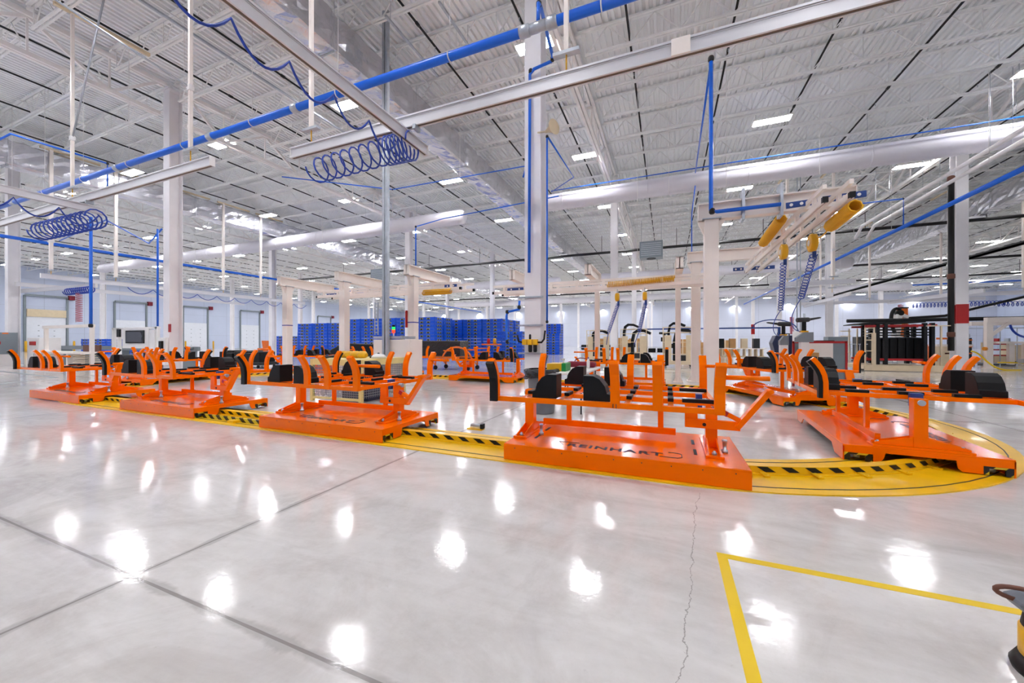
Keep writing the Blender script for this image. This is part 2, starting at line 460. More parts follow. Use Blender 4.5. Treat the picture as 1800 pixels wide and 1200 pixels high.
def foil_duct(x0, x1, y0, y1, z0, z1, label):
    o = thing('foil_wrapped_duct', label, 'duct', (0, 0, 0), 0, 'foil wrapped ducts')
    n = int((y1 - y0) / .3); prof = []
    rnd = random.Random(int(x0 * 10))
    c = .07
    def side(a, q, m): return [(a[0] + (q[0] - a[0]) * k / m, a[1] + (q[1] - a[1]) * k / m) for k in range(m + 1)]
    ring = side((x0 + c, z0), (x1 - c, z0), 3) + side((x1, z0 + c), (x1, z1 - c), 5) + side((x1 - c, z1), (x0 + c, z1), 2) + side((x0, z1 - c), (x0, z0 + c), 5)
    vs = []; fs = []
    for i in range(n + 1):
        y = y0 + (y1 - y0) * i / n; tie = .0 if i % 4 else -.05
        for (x, z) in ring:
            cx, cz = (x0 + x1) / 2, (z0 + z1) / 2; d = Vector((x - cx, z - cz)); l = d.length; d /= l
            k = l + tie + rnd.uniform(-.035, .035)
            vs.append((cx + d.x * k, y + rnd.uniform(-.04, .04) * (0 < i < n), cz + d.y * k))
    m = len(ring)
    for i in range(n):
        for k in range(m): fs.append((i * m + k, i * m + (k + 1) % m, (i + 1) * m + (k + 1) % m, (i + 1) * m + k))
    b = MB(); b.add(vs, fs, 0, False)
    b.f.append(list(range(m))); b.mi.append(0); b.sm.append(False); b.f.append([n * m + k for k in range(m)]); b.mi.append(0); b.sm.append(False)
    b.build('wrapped_body', 'foil', o)
    yy = y0 + 1
    while yy < min(y1, 40):
        MB().box(x0 - .02, yy, z0 - .03, x1 + .02, yy + .05, z0 - .012).build('strap', 'galv', o)
        for sx in (x0 - .03, x1 + .03): MB().tube([(sx, yy + .02, z0 - .02), (sx, yy + .02, 10.6)], .006, 5).build('hanger_rod', 'galv', o)
        yy += 3.65
    return o
foil_duct(-9.25, -8.45, 3.0, 68, 9.26, 10.42, 'silver foil-wrapped duct passing overhead left of the middle column')
foil_duct(-28.2, -27.4, 6.0, 70, 9.26, 10.42, 'silver foil-wrapped duct over the left side of the hall')
foil_duct(18.0, 18.8, 20.0, 75, 9.26, 10.42, 'silver foil-wrapped duct high behind the right-hand column')
def round_duct(x0, x1, y, z, r, label):
    o = thing('round_duct', label, 'duct', (0, 0, 0), 0, 'white round ducts')
    rr = [r * .55, r * .92, r, r, r * .92, r * .55]
    MB().tube([(x0, y, z), (x0 + .12, y, z), (x0 + .35, y, z), (x1 - .35, y, z), (x1 - .12, y, z), (x1, y, z)], rr, 28).build('duct_body', 'duct', o)
    x = x0 + 1.5
    while x < x1 - .5:
        MB().tube([(x, y, z), (x + .035, y, z)], r + .014, 28).build('seam_band', 'duct', o)
        MB().tube([(x, y, z + r), (x, y, 10.6)], .006, 5).build('hanger_rod', 'galv', o)
        x += 4.2
    return o
round_duct(-6.6, 34, 19.6, 8.78, .43, 'long white round duct crossing from the middle column to the right')
round_duct(-54, -11.2, 19.8, 8.78, .43, 'long white round duct with a rounded end, left of the middle column')
round_duct(-7.6, 16, 44.5, 8.68, .5, 'white round duct crossing the hall behind the middle column')
round_duct(-36, -12, 44.5, 8.68, .5, 'white round duct crossing above the tall blue crate stacks')
round_duct(-40, 30, 66.5, 8.68, .5, 'faint white round duct near the back wall')

# the big blue compressed air main and its branches
o = MB().tube([(-44, 6.3, 6.83), (9.0, 6.3, 6.83)], .082, 20).build('air_main_pipe', 'blue')
tag(o, 'thick blue compressed air main crossing the hall overhead', 'pipe')
for x in (-24, -16.2, -11.4, -8.15, -2.35, -1.85):
    MB().tube([(x - .1, 6.3, 6.83), (x - .08, 6.3, 6.83), (x + .08, 6.3, 6.83), (x + .1, 6.3, 6.83)], [.086, .105, .105, .086], 20).build('coupling', 'galv', o)
MB().tube([(-2.3, 6.3, 6.83), (-1.9, 6.3, 6.83)], .088, 20).build('steel_sleeve', 'galv', o)
for x in [-30 + 2.9 * k for k in range(14)]:
    b = MB(); b.tube([(x, 6.3 + .095 * math.cos(a), 6.83 + .095 * math.sin(a)) for a in [PI * 2 * i / 14 for i in range(15)]], .012, 5, caps=False)
    b.build('clevis', 'white', o); MB().tube([(x, 6.3, 6.92), (x, 6.3, 10.6)], .007, 5).build('hanger_rod', 'white', o)
pipe('air_branch_pipe', [(-2.1, 6.3, 6.9), (-2.1, 6.32, 7.26), (-2.12, 6.5, 7.36), (-2.36, 8.1, 7.66), (-2.42, 8.22, 7.64), (-2.85, 8.25, 7.6), (-2.95, 8.25, 7.5), (-2.97, 8.25, 2.9)], .035, 'blue',
     'blue branch pipe dropping from the air main down the middle column', joints=[(-2.12, 6.4, 7.32), (-2.38, 8.17, 7.65), (-2.93, 8.25, 7.57)])
pipe('air_branch_pipe', [(-2.55, 8.3, 6.0), (-2.55, 8.3, 1.78)], .022, 'blue', 'thin blue pipe down the right edge of the middle column', joints=[(-2.55, 8.3, 6.0), (-2.55, 8.3, 1.75)])
pipe('air_branch_pipe', [(-2.55, 8.3, 6.02), (-4.0, 17.2, 8.9), (-5.6, 19.0, 9.12)], .022, 'blue', 'blue pipe slanting from the middle column up to the round duct')
pipe('air_line', [(-5.6, 18.98, 9.16), (22, 18.98, 9.16)], .025, 'blue', 'thin blue air line following the top of the white round duct')
pipe('air_line', [(-14.5, 10.6, 8.0), (-11.2, 13.35, 8.0), (-4.98, 13.5, 8.0), (-3.15, 8.35, 5.2)], .022, 'blue', 'thin blue air line high under the joists left of the middle column', joints=[(-11.2, 13.35, 8.0)])
pipe('air_line', [(-7.5, 10.05, 3.75), (-7.5, 10.05, 5.0), (-9.6, 14.9, 6.98), (-4.0, 14.6, 7.1)], .022, 'blue', 'thin blue air line dropping to the third left-hand gantry', joints=[(-7.5, 10.05, 5.0)])
pipe('air_line', [(.84, 8.8, 7.16), (.84, 8.8, 4.02), (.95, 8.8, 3.98), (2.05, 8.8, 3.98)], .04, 'blue', 'blue drop pipe running down to the nearest right-hand gantry beam', joints=[(.84, 8.8, 7.16), (.86, 8.8, 4.0)])
pipe('air_line', [(.84, 8.82, 7.1), (1.18, 18.95, 8.95)], .025, 'blue', 'blue pipe slanting from the drop pipe back to the round duct')
pipe('air_line', [(1.25, 19.3, 9.0), (1.05, 19.3, 7.2), (1.05, 19.3, 3.4)], .022, 'blue', 'thin blue air line hanging below the round duct behind the gantry posts')
o = pipe('air_main_pipe', [(-30.7, 7.6, 6.57), (-30.7, 60, 6.57)], .085, 'blue', 'blue air main running away along the left dock wall', seg=14)
for yy in (9, 12.5, 16, 22): MB().tube([(-30.7, yy, 6.65), (-30.7, yy, 10.5)], .008, 5).build('hanger_rod', 'white', o)
pipe('air_line', [(-25.26, 8.9, 7.2), (-25.26, 8.9, 2.1)], .06, 'blue', 'blue drop pipe above the cream work frame on the left', joints=[(-25.26, 8.9, 2.05)])
pipe('air_line', [(-18.45, 8.35, 5.7), (-18.45, 8.35, 1.9)], .035, 'blue', 'thin blue pipe down the white column with the wall phone')
pipe('air_line', [(-30.7, 9.6, 6.8), (-25.2, 9.4, 7.2), (-21, 9.2, 5.6), (-18.5, 8.5, 5.75)], .03, 'blue', 'thin blue hose sagging between the left blue main and the white column')
pipe('air_line', [(-30, 5.0, 7.9), (-19.3, 5.0, 7.9), (-19.2, 7.2, 7.9), (-19.2, 7.2, 6.9)], .03, 'blue', 'thin blue line high above the left-hand crane rails', joints=[(-19.2, 7.2, 7.9)])
o = pipe('air_main_pipe', [(10.1, 13, 6.6), (10.1, 62, 6.6)], .085, 'blue', 'blue air main receding beside the right-hand column', seg=14)
for yy in (15, 18, 24, 28): MB().tube([(10.1, yy, 6.68), (10.1, yy, 10.5)], .008, 5).build('hanger_rod', 'white', o)
pipe('air_line', [(2.3, 22.8, 7.8), (10.1, 23, 7.9), (10.1, 23.0, 6.7)], .028, 'blue', 'thin blue line joining the right blue main near the round duct', joints=[(10.1, 23, 7.9)])
for i, (x, z) in enumerate(((10.2, 7.9), (10.75, 7.88))):
    o = pipe('conduit_pipe', [(x, 11, z), (x + .1, 27.5, z), (x + .1, 28.4, z - .5)], .075, 'steel_white', f'white overhead pipe running back over the right-hand column, {"left" if i == 0 else "right"} of the pair', group='white overhead pipes')
    for yy in (14.5, 18.3, 22, 26): MB().tube([(x + .1, yy, z), (x + .1, yy, 10.6)], .008, 5).build('hanger_rod', 'galv', o)
pipe('sprinkler_riser', [(11.3, 22.2, 8.3), (11.3, 22.2, .9)], .1, 'blackpipe', 'black riser pipe standing beside the column with the red band', joints=[(11.3, 22.2, 8.3), (11.3, 22.2, 4.1), (11.3, 22.2, 1.6)], jm='brown', jr=1.25)
o = thing('cable_tray', 'dark ladder cable tray sloping away behind the right-hand column', 'cable tray')
for s in (-.22, .22): MB().box(17.3 + s - .01, 27, 6.46, 17.3 + s + .01, 60, 6.53).build('side_rail', 'dark', o)
for k in range(54): MB().box(17.1, 27.3 + k * .6, 6.43, 17.5, 24.45 + k * .6, 6.5).build('rung', 'dark', o)

for i, (x, ya, yb) in enumerate(((-6.95, 8.0, 10.5), (-5.4, 8.2, 9.9), (-12.4, 5.0, 12.2), (-9.9, 11.5, 14.5))):
    o = MB().box(x - .03, ya, 9.96, x + .03, yb, 10.02).build('strut_channel', 'galv')
    for yy in (ya + .2, yb - .2): MB().tube([(x, yy, 10.02), (x, yy, 10.56)], .008, 5).build('hanger_rod', 'galv', o)
    tag(o, f'short galvanised strut channel under the joists, {ORD[i + 1]} of those left of the middle column', 'strut')
for i, (x, yy, z0) in enumerate(((-.9, 13, 3.6), (.05, 14.5, 5.2), (1.55, 12.2, 5.6), (-7.3, 12.5, 5.2), (-15.6, 13.5, 5.5), (5.3, 17.5, 5.0))):
    o = MB().tube([(x, yy, z0), (x, yy, 10.56)], .006, 5).build('drop_cord', 'white'); MB().tube([(x, yy, z0 - .05), (x, yy, z0)], .02, 8).build('plug', 'white', o)
    tag(o, f'thin pale drop cord hanging from the roof joists, {ORD[i + 1]} of six', 'cord')

for i, (x, yy, z, lab) in enumerate(((-1.1, 30, 8.1, 'grey unit heater box hanging right of the middle column'), (-26.7, 30, 7.9, 'grey unit heater box hanging above the tall crate wall'))):
    o = thing('unit_heater', lab, 'heater', (x, yy, z))
    MB().box(-.8, -.5, -.6, .8, .5, .6).build('casing', 'greybox', o, .02); MB().lathe([(.3, -.02), (.33, .0), (.33, .03)], (0, 0, -.63), 16).build('fan_guard', 'dark', o)
    for k in range(7): MB().box(-.7, -.53, -.45 + k * .14, .7, -.5, -.40 + k * .14).build('louvre', 'galv', o)
    for sx in (-.7, .7): MB().tube([(sx, 0, .6), (sx, 0, 2.3)], .015, 6).build('hanger_rod', 'galv', o)
pipe('air_line', [(8, 80, 10.3), (54, 80, 10.3)], .12, 'blue', 'distant blue air line high along the back wall at right')

# ------------------------------------------------------------------ overhead crane rails
def crane_rail(p, q, label, h=.2, w=.09, name='crane_rail', group=None):
    """extruded rail from P to Q; the mid height is given by the points"""
    o = thing(name, label, 'crane rail', (0, 0, 0), 0, group)
    p = Vector(p); q = Vector(q); d = (q - p).normalized(); r = d.cross(Vector((0, 0, 1)))
    up = Vector((0, 0, 1))
    b = MB(); b.beam(p, q, w * .55, h * .74)
    b.beam(p + up * (h * .43), q + up * (h * .43), w, h * .14); b.beam(p + up * (h * .31), q + up * (h * .31), w * .75, h * .05)
    for s in (-1, 1): b.beam(p - up * (h * .42) + r * (s * w * .36), q - up * (h * .42) + r * (s * w * .36), w * .26, h * .16)
    b.build('rail_profile', 'alu', o)
    g = MB(); g.beam(p - up * (h * .42) + d * .01, q - up * (h * .42) - d * .01, w * .4, h * .1); g.build('track_slot', 'alu_groove', o)
    for e, s in ((p, 1), (q, -1)):
        c = MB(); c.beam(e + d * (s * -.012), e + d * (s * .004), w * 1.02, h * 1.02); c.build('end_cap', 'white', o)
    return o
r1 = crane_rail((-7.2, 5.5, 5.2), (9, 5.5, 5.2), 'long pale aluminium crane rail crossing above the nearest orange carts', h=.215, w=.11)
MB().box(.05, 5.43, 5.09, .28, 5.445, 5.31).build('splice_plate', 'cream', r1)
l1 = crane_rail((-9.1, 5.06, 5.2), (-34, 5.06, 5.2), 'pale aluminium crane rail crossing the upper left, ending left of the white column', h=.21, w=.11)
b1 = crane_rail((-4.25, 6.0, 4.93), (-4.25, -2.0, 4.93), 'pale aluminium bridge rail slung under the long rail beside the coiled blue hose', h=.19, w=.1)
b2 = crane_rail((-14.6, 5.42, 4.93), (-14.6, -1.0, 4.93), 'pale aluminium bridge rail under the upper left crane rail', h=.19, w=.1)
for par, x, y in ((b1, -4.25, 5.5), (b2, -14.6, 5.06)):
    for s in (-.16, .16):
        MB().box(x + s - .03, y - .08, 5.02, x + s + .03, y + .08, 5.1).build('trolley', 'galv', par)
def hanger_post(x, y, z0, label, w=.066, ztop=10.5, brace=None):
    o = thing('crane_hanger_post', label, 'hanger post', (0, 0, 0), 0)
    MB().box(x - w / 2, y - w / 2, z0, x + w / 2, y + w / 2, ztop).build('tube', 'cream', o)
    MB().tube([(x, y, z0 - .32), (x, y, z0)], .012, 6).build('threaded_rod', 'yellow_plastic', o)
    MB().box(x - .2, y - .05, z0 - .05, x + .2, y + .05, z0).build('clamp', 'galv', o)
    MB().box(x - w * .75, y - w * .75, z0 + 1.3, x + w * .75, y + w * .75, z0 + 1.42).build('collar', 'white', o)
    MB().box(x - .05, y - .35, ztop - .04, x + .05, y + 1.7, ztop + .05).build('top_beam', 'beige', o)
    if brace: MB().tube([(x, y, z0 + 1.36), brace], .022, 6).build('brace', 'galv', o)
    return o
hanger_post(-6.66, 5.5, 5.62, 'cream crane hanger post above the coiled blue hose', brace=(-7.6, 2.6, 8.6))
hanger_post(-1.39, 5.5, 5.62, 'cream crane hanger post beside the middle column')
hanger_post(-9.88, 5.06, 5.62, 'cream crane hanger post at the end of the upper left rail', brace=(-11.4, 3.4, 8.2))
hanger_post(-15.4, 5.06, 5.62, 'cream crane hanger post with two braces over the upper left rail', brace=(-13.4, 5.0, 10.4))
hanger_post(3.6, 5.5, 5.62, 'cream crane hanger post on the right stretch of the long rail')
def loops(pts, sag):
    out = []
    for a, c in zip(pts[:-1], pts[1:]):
        a = Vector(a); c = Vector(c)
        for i in range(9):
            t = i / 9; out.append(a.lerp(c, t) - Vector((0, 0, sag * 4 * t * (1 - t))))
    out.append(Vector(pts[-1])); return out
def hose(name, pts, r, m, label, seg=6, group=None):
    o = MB().tube(pts, r, seg).build(name, m); return tag(o, label, 'hose', group)
fest = [(-4.62, .6 + .72 * i, 5.0) for i in range(8)]
hose('festoon_hose', loops(fest, .3), .017, 'bluehose', 'blue air hose looping in festoons along the near bridge rail')
hose('coiled_hose', helix((-6.55, 5.5, 4.72), (-4.75, 5.5, 4.78), .22, 8, 14) + helix((-4.75, 5.5, 4.78), (-4.2, 5.55, 4.8), .24, 7, 14), .016, 'bluehose', 'wide blue coiled hose hanging below the long crane rail')
hose('festoon_hose', loops([(-14.9, .9 + .75 * i, 4.85) for i in range(7)], .35), .02, 'bluehose', 'blue air hose looping along the upper left bridge rail')
hose('coiled_hose', helix((-17.6, 5.1, 4.62), (-14.4, 5.2, 4.66), .25, 13, 12), .02, 'bluehose', 'wide blue coiled hose hanging under the upper left crane rail')
# rails further off, left
crane_rail((-27.4, 7.97, 4.42), (-27.4, 22, 4.42), 'distant aluminium crane rail before the dock wall, nearer of the two', h=.22)
crane_rail((-32.6, 8.6, 4.42), (-32.6, 20.5, 4.42), 'distant aluminium crane rail before the dock wall, lower and farther of the two', h=.22)
crane_rail((-33.4, 8.9, 4.1), (-26.4, 9.5, 4.1), 'short pale bridge rail with a yellow tag before the first dock door', h=.2)
for i, (x, y, z) in enumerate(((-27.4, 8.3, 4.75), (-27.4, 10.6, 4.75), (-27.4, 13.4, 4.75), (-27.4, 15.9, 4.75), (-27.4, 18.4, 4.75))):
    hanger_post(x, y, z, f'thin cream hanger post over the left dock-wall rails, {ORD[i + 1]} from the front', w=.12)
hose('coiled_hose', helix((-28.6, 9.2, 3.85), (-26.6, 9.4, 3.9), .16, 12, 9), .025, 'bluehose', 'small blue coiled hose under the short bridge rail at left')
hose('festoon_hose', loops([(-27.2, 11 + 1.1 * i, 4.25) for i in range(11)], .3), .02, 'bluehose', 'blue hose looping under the distant left crane rail')
hose('curly_air_hose', helix((-27.6, 9.3, 3.8), (-27.6, 9.3, 2.3), .12, 16, 8), .018, 'redcoil', 'red coil cord dangling from the short bridge rail on the left')
# rails further off, right
crane_rail((5.2, 24.5, 4.4), (8.9, 24.5, 4.4), 'short aluminium rail ahead of the back wall, right of the gantry hoists', h=.24)
crane_rail((9.8, 37.8, 4.4), (21, 37.8, 4.4), 'aluminium rail high before the back wall behind the black rack', h=.24)
crane_rail((10.57, 38.3, 4.25), (10.4, 29.3, 4.25), 'slanting aluminium bridge rail left of the far thin column', h=.22)
crane_rail((15.8, 38, 4.3), (17.2, 31, 4.3), 'slanting aluminium bridge rail just left of the red-banded column', h=.24)
crane_rail((18.0, 34.3, 4.4), (30, 34.3, 4.4), 'upper aluminium rail at the right edge behind the cream gantry', h=.26)
crane_rail((23.8, 44.2, 4.1), (21.9, 34.5, 4.15), 'lower slanting aluminium rail at the right edge with a yellow tag', h=.24)
for i, (x, y, z) in enumerate(((6.0, 24.5, 4.7), (8.0, 24.5, 4.7), (11.5, 37.8, 4.7), (14.6, 37.8, 4.7), (15.9, 31.4, 4.6), (18.7, 37.8, 4.6), (20.8, 34.3, 4.7), (9.6, 29.6, 4.7))):
    hanger_post(x, y, z, f'thin cream hanger post over the right-hand crane rails, {ORD[i + 1]} of the cluster', w=.11)
hose('coiled_hose', helix((15.4, 34, 3.75), (20, 34, 3.75), .16, 26, 8), .022, 'bluehose', 'blue coiled hose strung under a rail left of the red-banded column')
hose('curly_air_hose', helix((14.7, 33.8, 3.8), (14.7, 33.8, 2.4), .14, 18, 8), .02, 'redcoil', 'red coil cord dangling above the black rack')
hose('curly_air_hose', helix((10.9, 43, 3.6), (10.9, 43, 2.0), .16, 18, 8), .025, 'redcoil', 'red coil cord dangling left of the fire-banded far column')
hose('coiled_hose', helix((19.6, 34.2, 3.7), (22.5, 34.2, 3.7), .16, 14, 8), .022, 'bluehose', 'blue coiled hose under the rail at the right edge')

# ------------------------------------------------------------------ free-standing gantries
def ibeam(b, p, q, w, h):
    p = Vector(p); q = Vector(q); up = Vector((0, 0, 1)); t = h * .07
    b.beam(p, q, w * .12, h - t); b.beam(p + up * (h / 2 - t / 2), q + up * (h / 2 - t / 2), w, t); b.beam(p - up * (h / 2 - t / 2), q - up * (h / 2 - t / 2), w, t)
    d = (q - p).normalized()
    for e, s in ((p, 1), (q, -1)): b.beam(e, e + d * s * .015, w, h)
def gantry(x, y, zt, direction, back, fwd, w, label, band=False, beam_h=.34):
    o = thing('gantry_frame', label, 'gantry', (x, y, 0), 0)
    b = MB(); b.box(-w / 2, -w / 2, .02, w / 2, w / 2, zt)
    b.build('post', 'cream', o, .008)
    f = MB(); f.box(-w * .95, -w * .95, 0, w * .95, w * .95, .025)
    for sx, sy in ((1, 0), (-1, 0), (0, 1), (0, -1)):
        p0 = Vector((sx * w / 2, sy * w / 2, .025)); out = Vector((sx, sy, 0)) * w * .4; side = Vector((-sy, sx, 0)) * .012
        f.prism([p0 - side, p0 + out - side, p0 + Vector((0, 0, w * .8)) - side], side * 2)
    f.build('base_plate', 'cream', o)
    d = Vector(direction); g = MB(); ibeam(g, -d * back + Vector((0, 0, zt + beam_h / 2)), d * fwd + Vector((0, 0, zt + beam_h / 2)), .2, beam_h)
    g.build('header_beam', 'cream', o)
    side = Vector((-d.y, d.x, 0)) * .06
    k = MB()
    for s in (-1, 1):
        k.prism([d * (s * w / 2) + Vector((0, 0, zt - .02)) - side, d * (s * (w / 2 + .12)) + Vector((0, 0, zt - .02)) - side, d * (s * w / 2) + Vector((0, 0, zt - .3)) - side], side * 2)
    k.build('knee_bracket', 'cream', o)
    c = MB(); c.cbox((0, 0, zt + .01), (w * 1.3, w * 1.3, .02)); c.build('cap_plate', 'galv', o)
    if band: MB().box(-w / 2 - .004, -w / 2 - .004, 1.9, w / 2 + .004, w / 2 + .004, 1.935).build('tape_band', 'tapeblue', o)
    return o
gantry(-13.5, 10.1, 3.4, (0, 1, 0), .35, 2.1, .25, 'cream gantry post with cantilever beam, first of the row in front of the crates', True)
gantry(-10.6, 10.1, 3.4, (0, 1, 0), .35, 2.1, .25, 'cream gantry post with cantilever beam, second of the row in front of the crates', False)
g3 = gantry(-7.64, 10.1, 3.4, (0, 1, 0), .35, 2.1, .25, 'cream gantry post with red holder, third of the row in front of the crates', True)
gantry(-4.74, 13.2, 3.33, (0, -1, 0), .2, 1.7, .16, 'slender cream gantry post half hidden behind the middle column')
gantry(-2.24, 13.2, 3.33, (0, -1, 0), .2, 1.7, .16, 'slender cream gantry post just right of the middle column')
gantry(.32, 13.2, 3.33, (0, -1, 0), .2, 1.7, .16, 'slender cream gantry post with flared foot in the middle of the floor')
gr = gantry(.86, 9.0, 3.86, (1, 0, 0), .25, 2.4, .27, 'tall cream gantry with blue air pipe, nearest of the right-hand pair', beam_h=.36)
for x in (.55, 1.2): MB().box(x, -.14, 3.78, x + .05, .14, 4.42).build('beam_clamp', 'galv', gr)
gantry(.86, 13.65, 3.86, (1, 0, 0), .25, 2.0, .27, 'tall cream gantry, farther of the right-hand pair', beam_h=.36)
MB().box(-.16, -.2, 1.75, -.13, .05, 2.3).build('sign_flag', 'red', g3)
MB().box(.02, -.2, .95, .14, -.13, 1.1).build('tool_holder', 'maroon', g3)

def truss_rail(p, q, zl, zu, label, n):
    o = thing('runway_rail', label, 'runway rail')
    p = Vector((p[0], p[1], 0)); q = Vector((q[0], q[1], 0)); d = (q - p).normalized(); r = Vector((-d.y, d.x, 0))
    up = Vector((0, 0, 1))
    MB().beam(p + up * zu, q + up * zu, .055, .075).build('upper_chord', 'cream', o)
    b = MB(); b.beam(p + up * (zl + .045), q + up * (zl + .045), .07, .02)
    for s in (-1, 1):
        b.beam(p + up * zl + r * (s * .03), q + up * zl + r * (s * .03), .012, .09); b.beam(p + up * (zl - .045) + r * (s * .022), q + up * (zl - .045) + r * (s * .022), .02, .012)
    b.build('track', 'cream', o)
    L = (q - p).length
    for i in range(n):
        c = p + d * (L * (i + .5) / n)
        MB().beam(c + up * (zl + .05), c + up * (zu - .03), .05, .09, up=d).build('spacer', 'cream', o)
    for e in (p, q): MB().cbox(e + up * zl, (.075, .075, .09)).build('end_stop', 'black', o)
    return o
truss_rail((2.37, 7.6), (2.40, 14.4), 3.6, 3.82, 'cream double-chord runway rail receding under the right-hand gantries, left one', 7)
truss_rail((2.68, 7.5), (2.74, 14.4), 3.6, 3.82, 'cream double-chord runway rail receding under the right-hand gantries, right one', 7)
truss_rail((-13.4, 11.35), (-6.6, 11.35), 3.14, 3.35, 'cream runway rail under the left-hand gantry beams, nearer one', 9)
truss_rail((-13.2, 11.95), (-6.4, 11.95), 3.14, 3.35, 'cream runway rail under the left-hand gantry beams, farther one', 9)
truss_rail((-5.6, 11.9), (1.1, 11.9), 2.98, 3.2, 'cream runway rail right of the middle column, nearer one', 8)
truss_rail((-5.5, 12.5), (1.1, 12.5), 2.98, 3.2, 'cream runway rail right of the middle column, farther one', 8)
def bridge_bar(p, q, label, holes=3):
    o = thing('bridge_bar', label, 'bridge bar'); p = Vector(p); q = Vector(q)
    MB().beam(p, q, .03, .11).build('bar', 'bluedark', o, .003)
    d = q - p; r = d.normalized().cross(Vector((0, 0, 1)))
    for i in range(holes):
        c = p + d * ((i + .5) / holes)
        MB().tube([c - r * .02, c + r * .02], .028, 12).build('lug', 'white', o)
    return o
bridge_bar((2.05, 8.45, 3.83), (2.52, 8.45, 3.85), 'dark blue bridge bar at the near end of the runway rails, left piece')
bridge_bar((2.58, 8.4, 3.85), (3.2, 8.4, 3.87), 'dark blue bridge bar at the near end of the runway rails, right piece')
bridge_bar((2.0, 14.2, 3.66), (2.3, 14.2, 3.66), 'dark blue bridge bar at the far end of the runway rails, left piece', 2)
bridge_bar((2.5, 14.2, 3.66), (3.15, 14.2, 3.66), 'dark blue bridge bar at the far end of the runway rails, right piece', 2)
bridge_bar((-13.2, 11.65, 3.24), (-12.6, 11.65, 3.24), 'dark blue bridge bar at the left end of the left-hand runway rails', 2)
bridge_bar((-7.4, 11.6, 3.28), (-6.9, 11.6, 3.28), 'dark blue bridge bar at the right end of the left-hand runway rails', 2)
bridge_bar((-5.2, 12.2, 3.12), (-4.6, 12.2, 3.12), 'dark blue bridge bar left of the middle column on the runway rails', 2)
# yellow coils, balancers, tools
hose('yellow_coil_hose', helix((2.2, 9.4, 3.86), (2.2, 11.0, 3.74), .1, 42, 8), .014, 'yellow_plastic', 'thick bundle of yellow coiled hose left of the runway rails')
hose('yellow_coil_hose', helix((2.82, 7.75, 3.5), (2.78, 8.65, 3.42), .1, 30, 8) + bez((2.78, 8.65, 3.42), (2.75, 8.9, 3.3), (2.72, 9.1, 3.25), (2.72, 9.3, 3.45), 8), .014, 'yellow_plastic', 'thick bundle of yellow coiled hose right of the runway rails')
hose('yellow_coil_hose', helix((-8.1, 11.3, 3.05), (-6.95, 11.3, 3.05), .09, 30, 8), .014, 'yellow_plastic', 'yellow coiled hose along the left-hand runway rails')
hose('yellow_coil_hose', helix((-1.7, 11.85, 3.05), (.2, 11.85, 3.12), .08, 44, 8), .013, 'yellow_plastic', 'yellow coiled hose along the runway rail right of the middle column')
def balancer(x, y, z, r, label):
    o = thing('tool_balancer', label, 'hoist', (x, y, z))
    MB().tube([(-.06, 0, 0), (-.045, 0, 0), (.045, 0, 0), (.06, 0, 0)], [r * .8, r, r, r * .8], 18).build('drum_housing', 'yellow_plastic', o)
    MB().tube([(0, 0, r), (0, .0, r + .12)], .014, 8).build('hook', 'galv', o)
    MB().tube([(.03, 0, -r * .6), (.03, 0, -r - .12)], .035, 10).build('hose_guide', 'bluedark', o)
    MB().tube([(-.07, 0, 0), (-.06, 0, 0)], r * .35, 12).build('hub', 'white', o)
    return o
balancer(2.38, 10.0, 3.28, .17, 'yellow tool balancer drum hanging from the left runway rail')
balancer(2.7, 9.3, 3.28, .18, 'yellow tool balancer drum hanging from the right runway rail')
balancer(-8.55, 11.4, 2.82, .13, 'yellow tool balancer hanging beside the third left-hand gantry post')
balancer(-1.42, 11.95, 2.66, .13, 'yellow tool balancer over the beige racks, left one')
balancer(-.62, 11.95, 2.66, .13, 'yellow tool balancer over the beige racks, right one')
hose('coil_hose', helix((2.38, 10.0, 3.05), (2.7, 11.6, 2.1), .055, 17, 12) + bez((2.7, 11.6, 2.1), (2.5, 12, 1.7), (2.7, 12.3, 1.35), (3.0, 12.55, 1.48), 10), .0095, 'bluehose', 'blue coil hose hanging from the left yellow balancer to its rivet gun')
hose('coil_hose', helix((2.72, 9.3, 3.05), (3.02, 11.2, 2.35), .06, 15, 12) + bez((3.02, 11.2, 2.35), (2.85, 11.6, 1.9), (2.95, 11.9, 1.6), (3.25, 12.0, 1.55), 10), .0095, 'bluehose', 'blue coil hose hanging from the right yellow balancer to its rivet gun')
hose('coil_hose', helix((-8.55, 11.4, 2.62), (-8.5, 11.4, 1.9), .09, 16, 8), .014, 'bluehose', 'blue coil hose below the balancer by the third left-hand gantry post')
hose('coil_hose', helix((-1.4, 11.95, 2.45), (-1.72, 12.2, 1.6), .05, 20, 8) + [Vector((-1.8, 12.3, 1.2))], .012, 'bluehose', 'blue coil hose hanging over the beige racks, left one')
hose('coil_hose', helix((-.6, 11.95, 2.45), (-.8, 12.2, 1.6), .05, 20, 8) + [Vector((-.95, 12.3, 1.2))], .012, 'bluehose', 'blue coil hose hanging over the beige racks, right one')
def rivet_gun(x, y, z, rz, label):
    o = thing('rivet_gun', label, 'tool', (x, y, z), rz)
    MB().tube([(-.17, 0, 0), (-.15, 0, 0), (.1, 0, .01), (.14, 0, .015)], [.05, .062, .062, .04], 14).build('barrel', 'dark', o)
    MB().tube([(.13, 0, .015), (.22, 0, .03), (.36, 0, .055), (.4, 0, .06)], [.032, .028, .022, .008], 10).build('nose', 'dark', o)
    MB().beam((0, 0, -.05), (0, 0, -.28), .07, .085, up=(1, 0, 0)).build('grip', 'black', o, .008)
    MB().cbox((0, 0, -.3), (.16, .11, .04)).build('air_base', 'yellow_plastic', o)
    return o
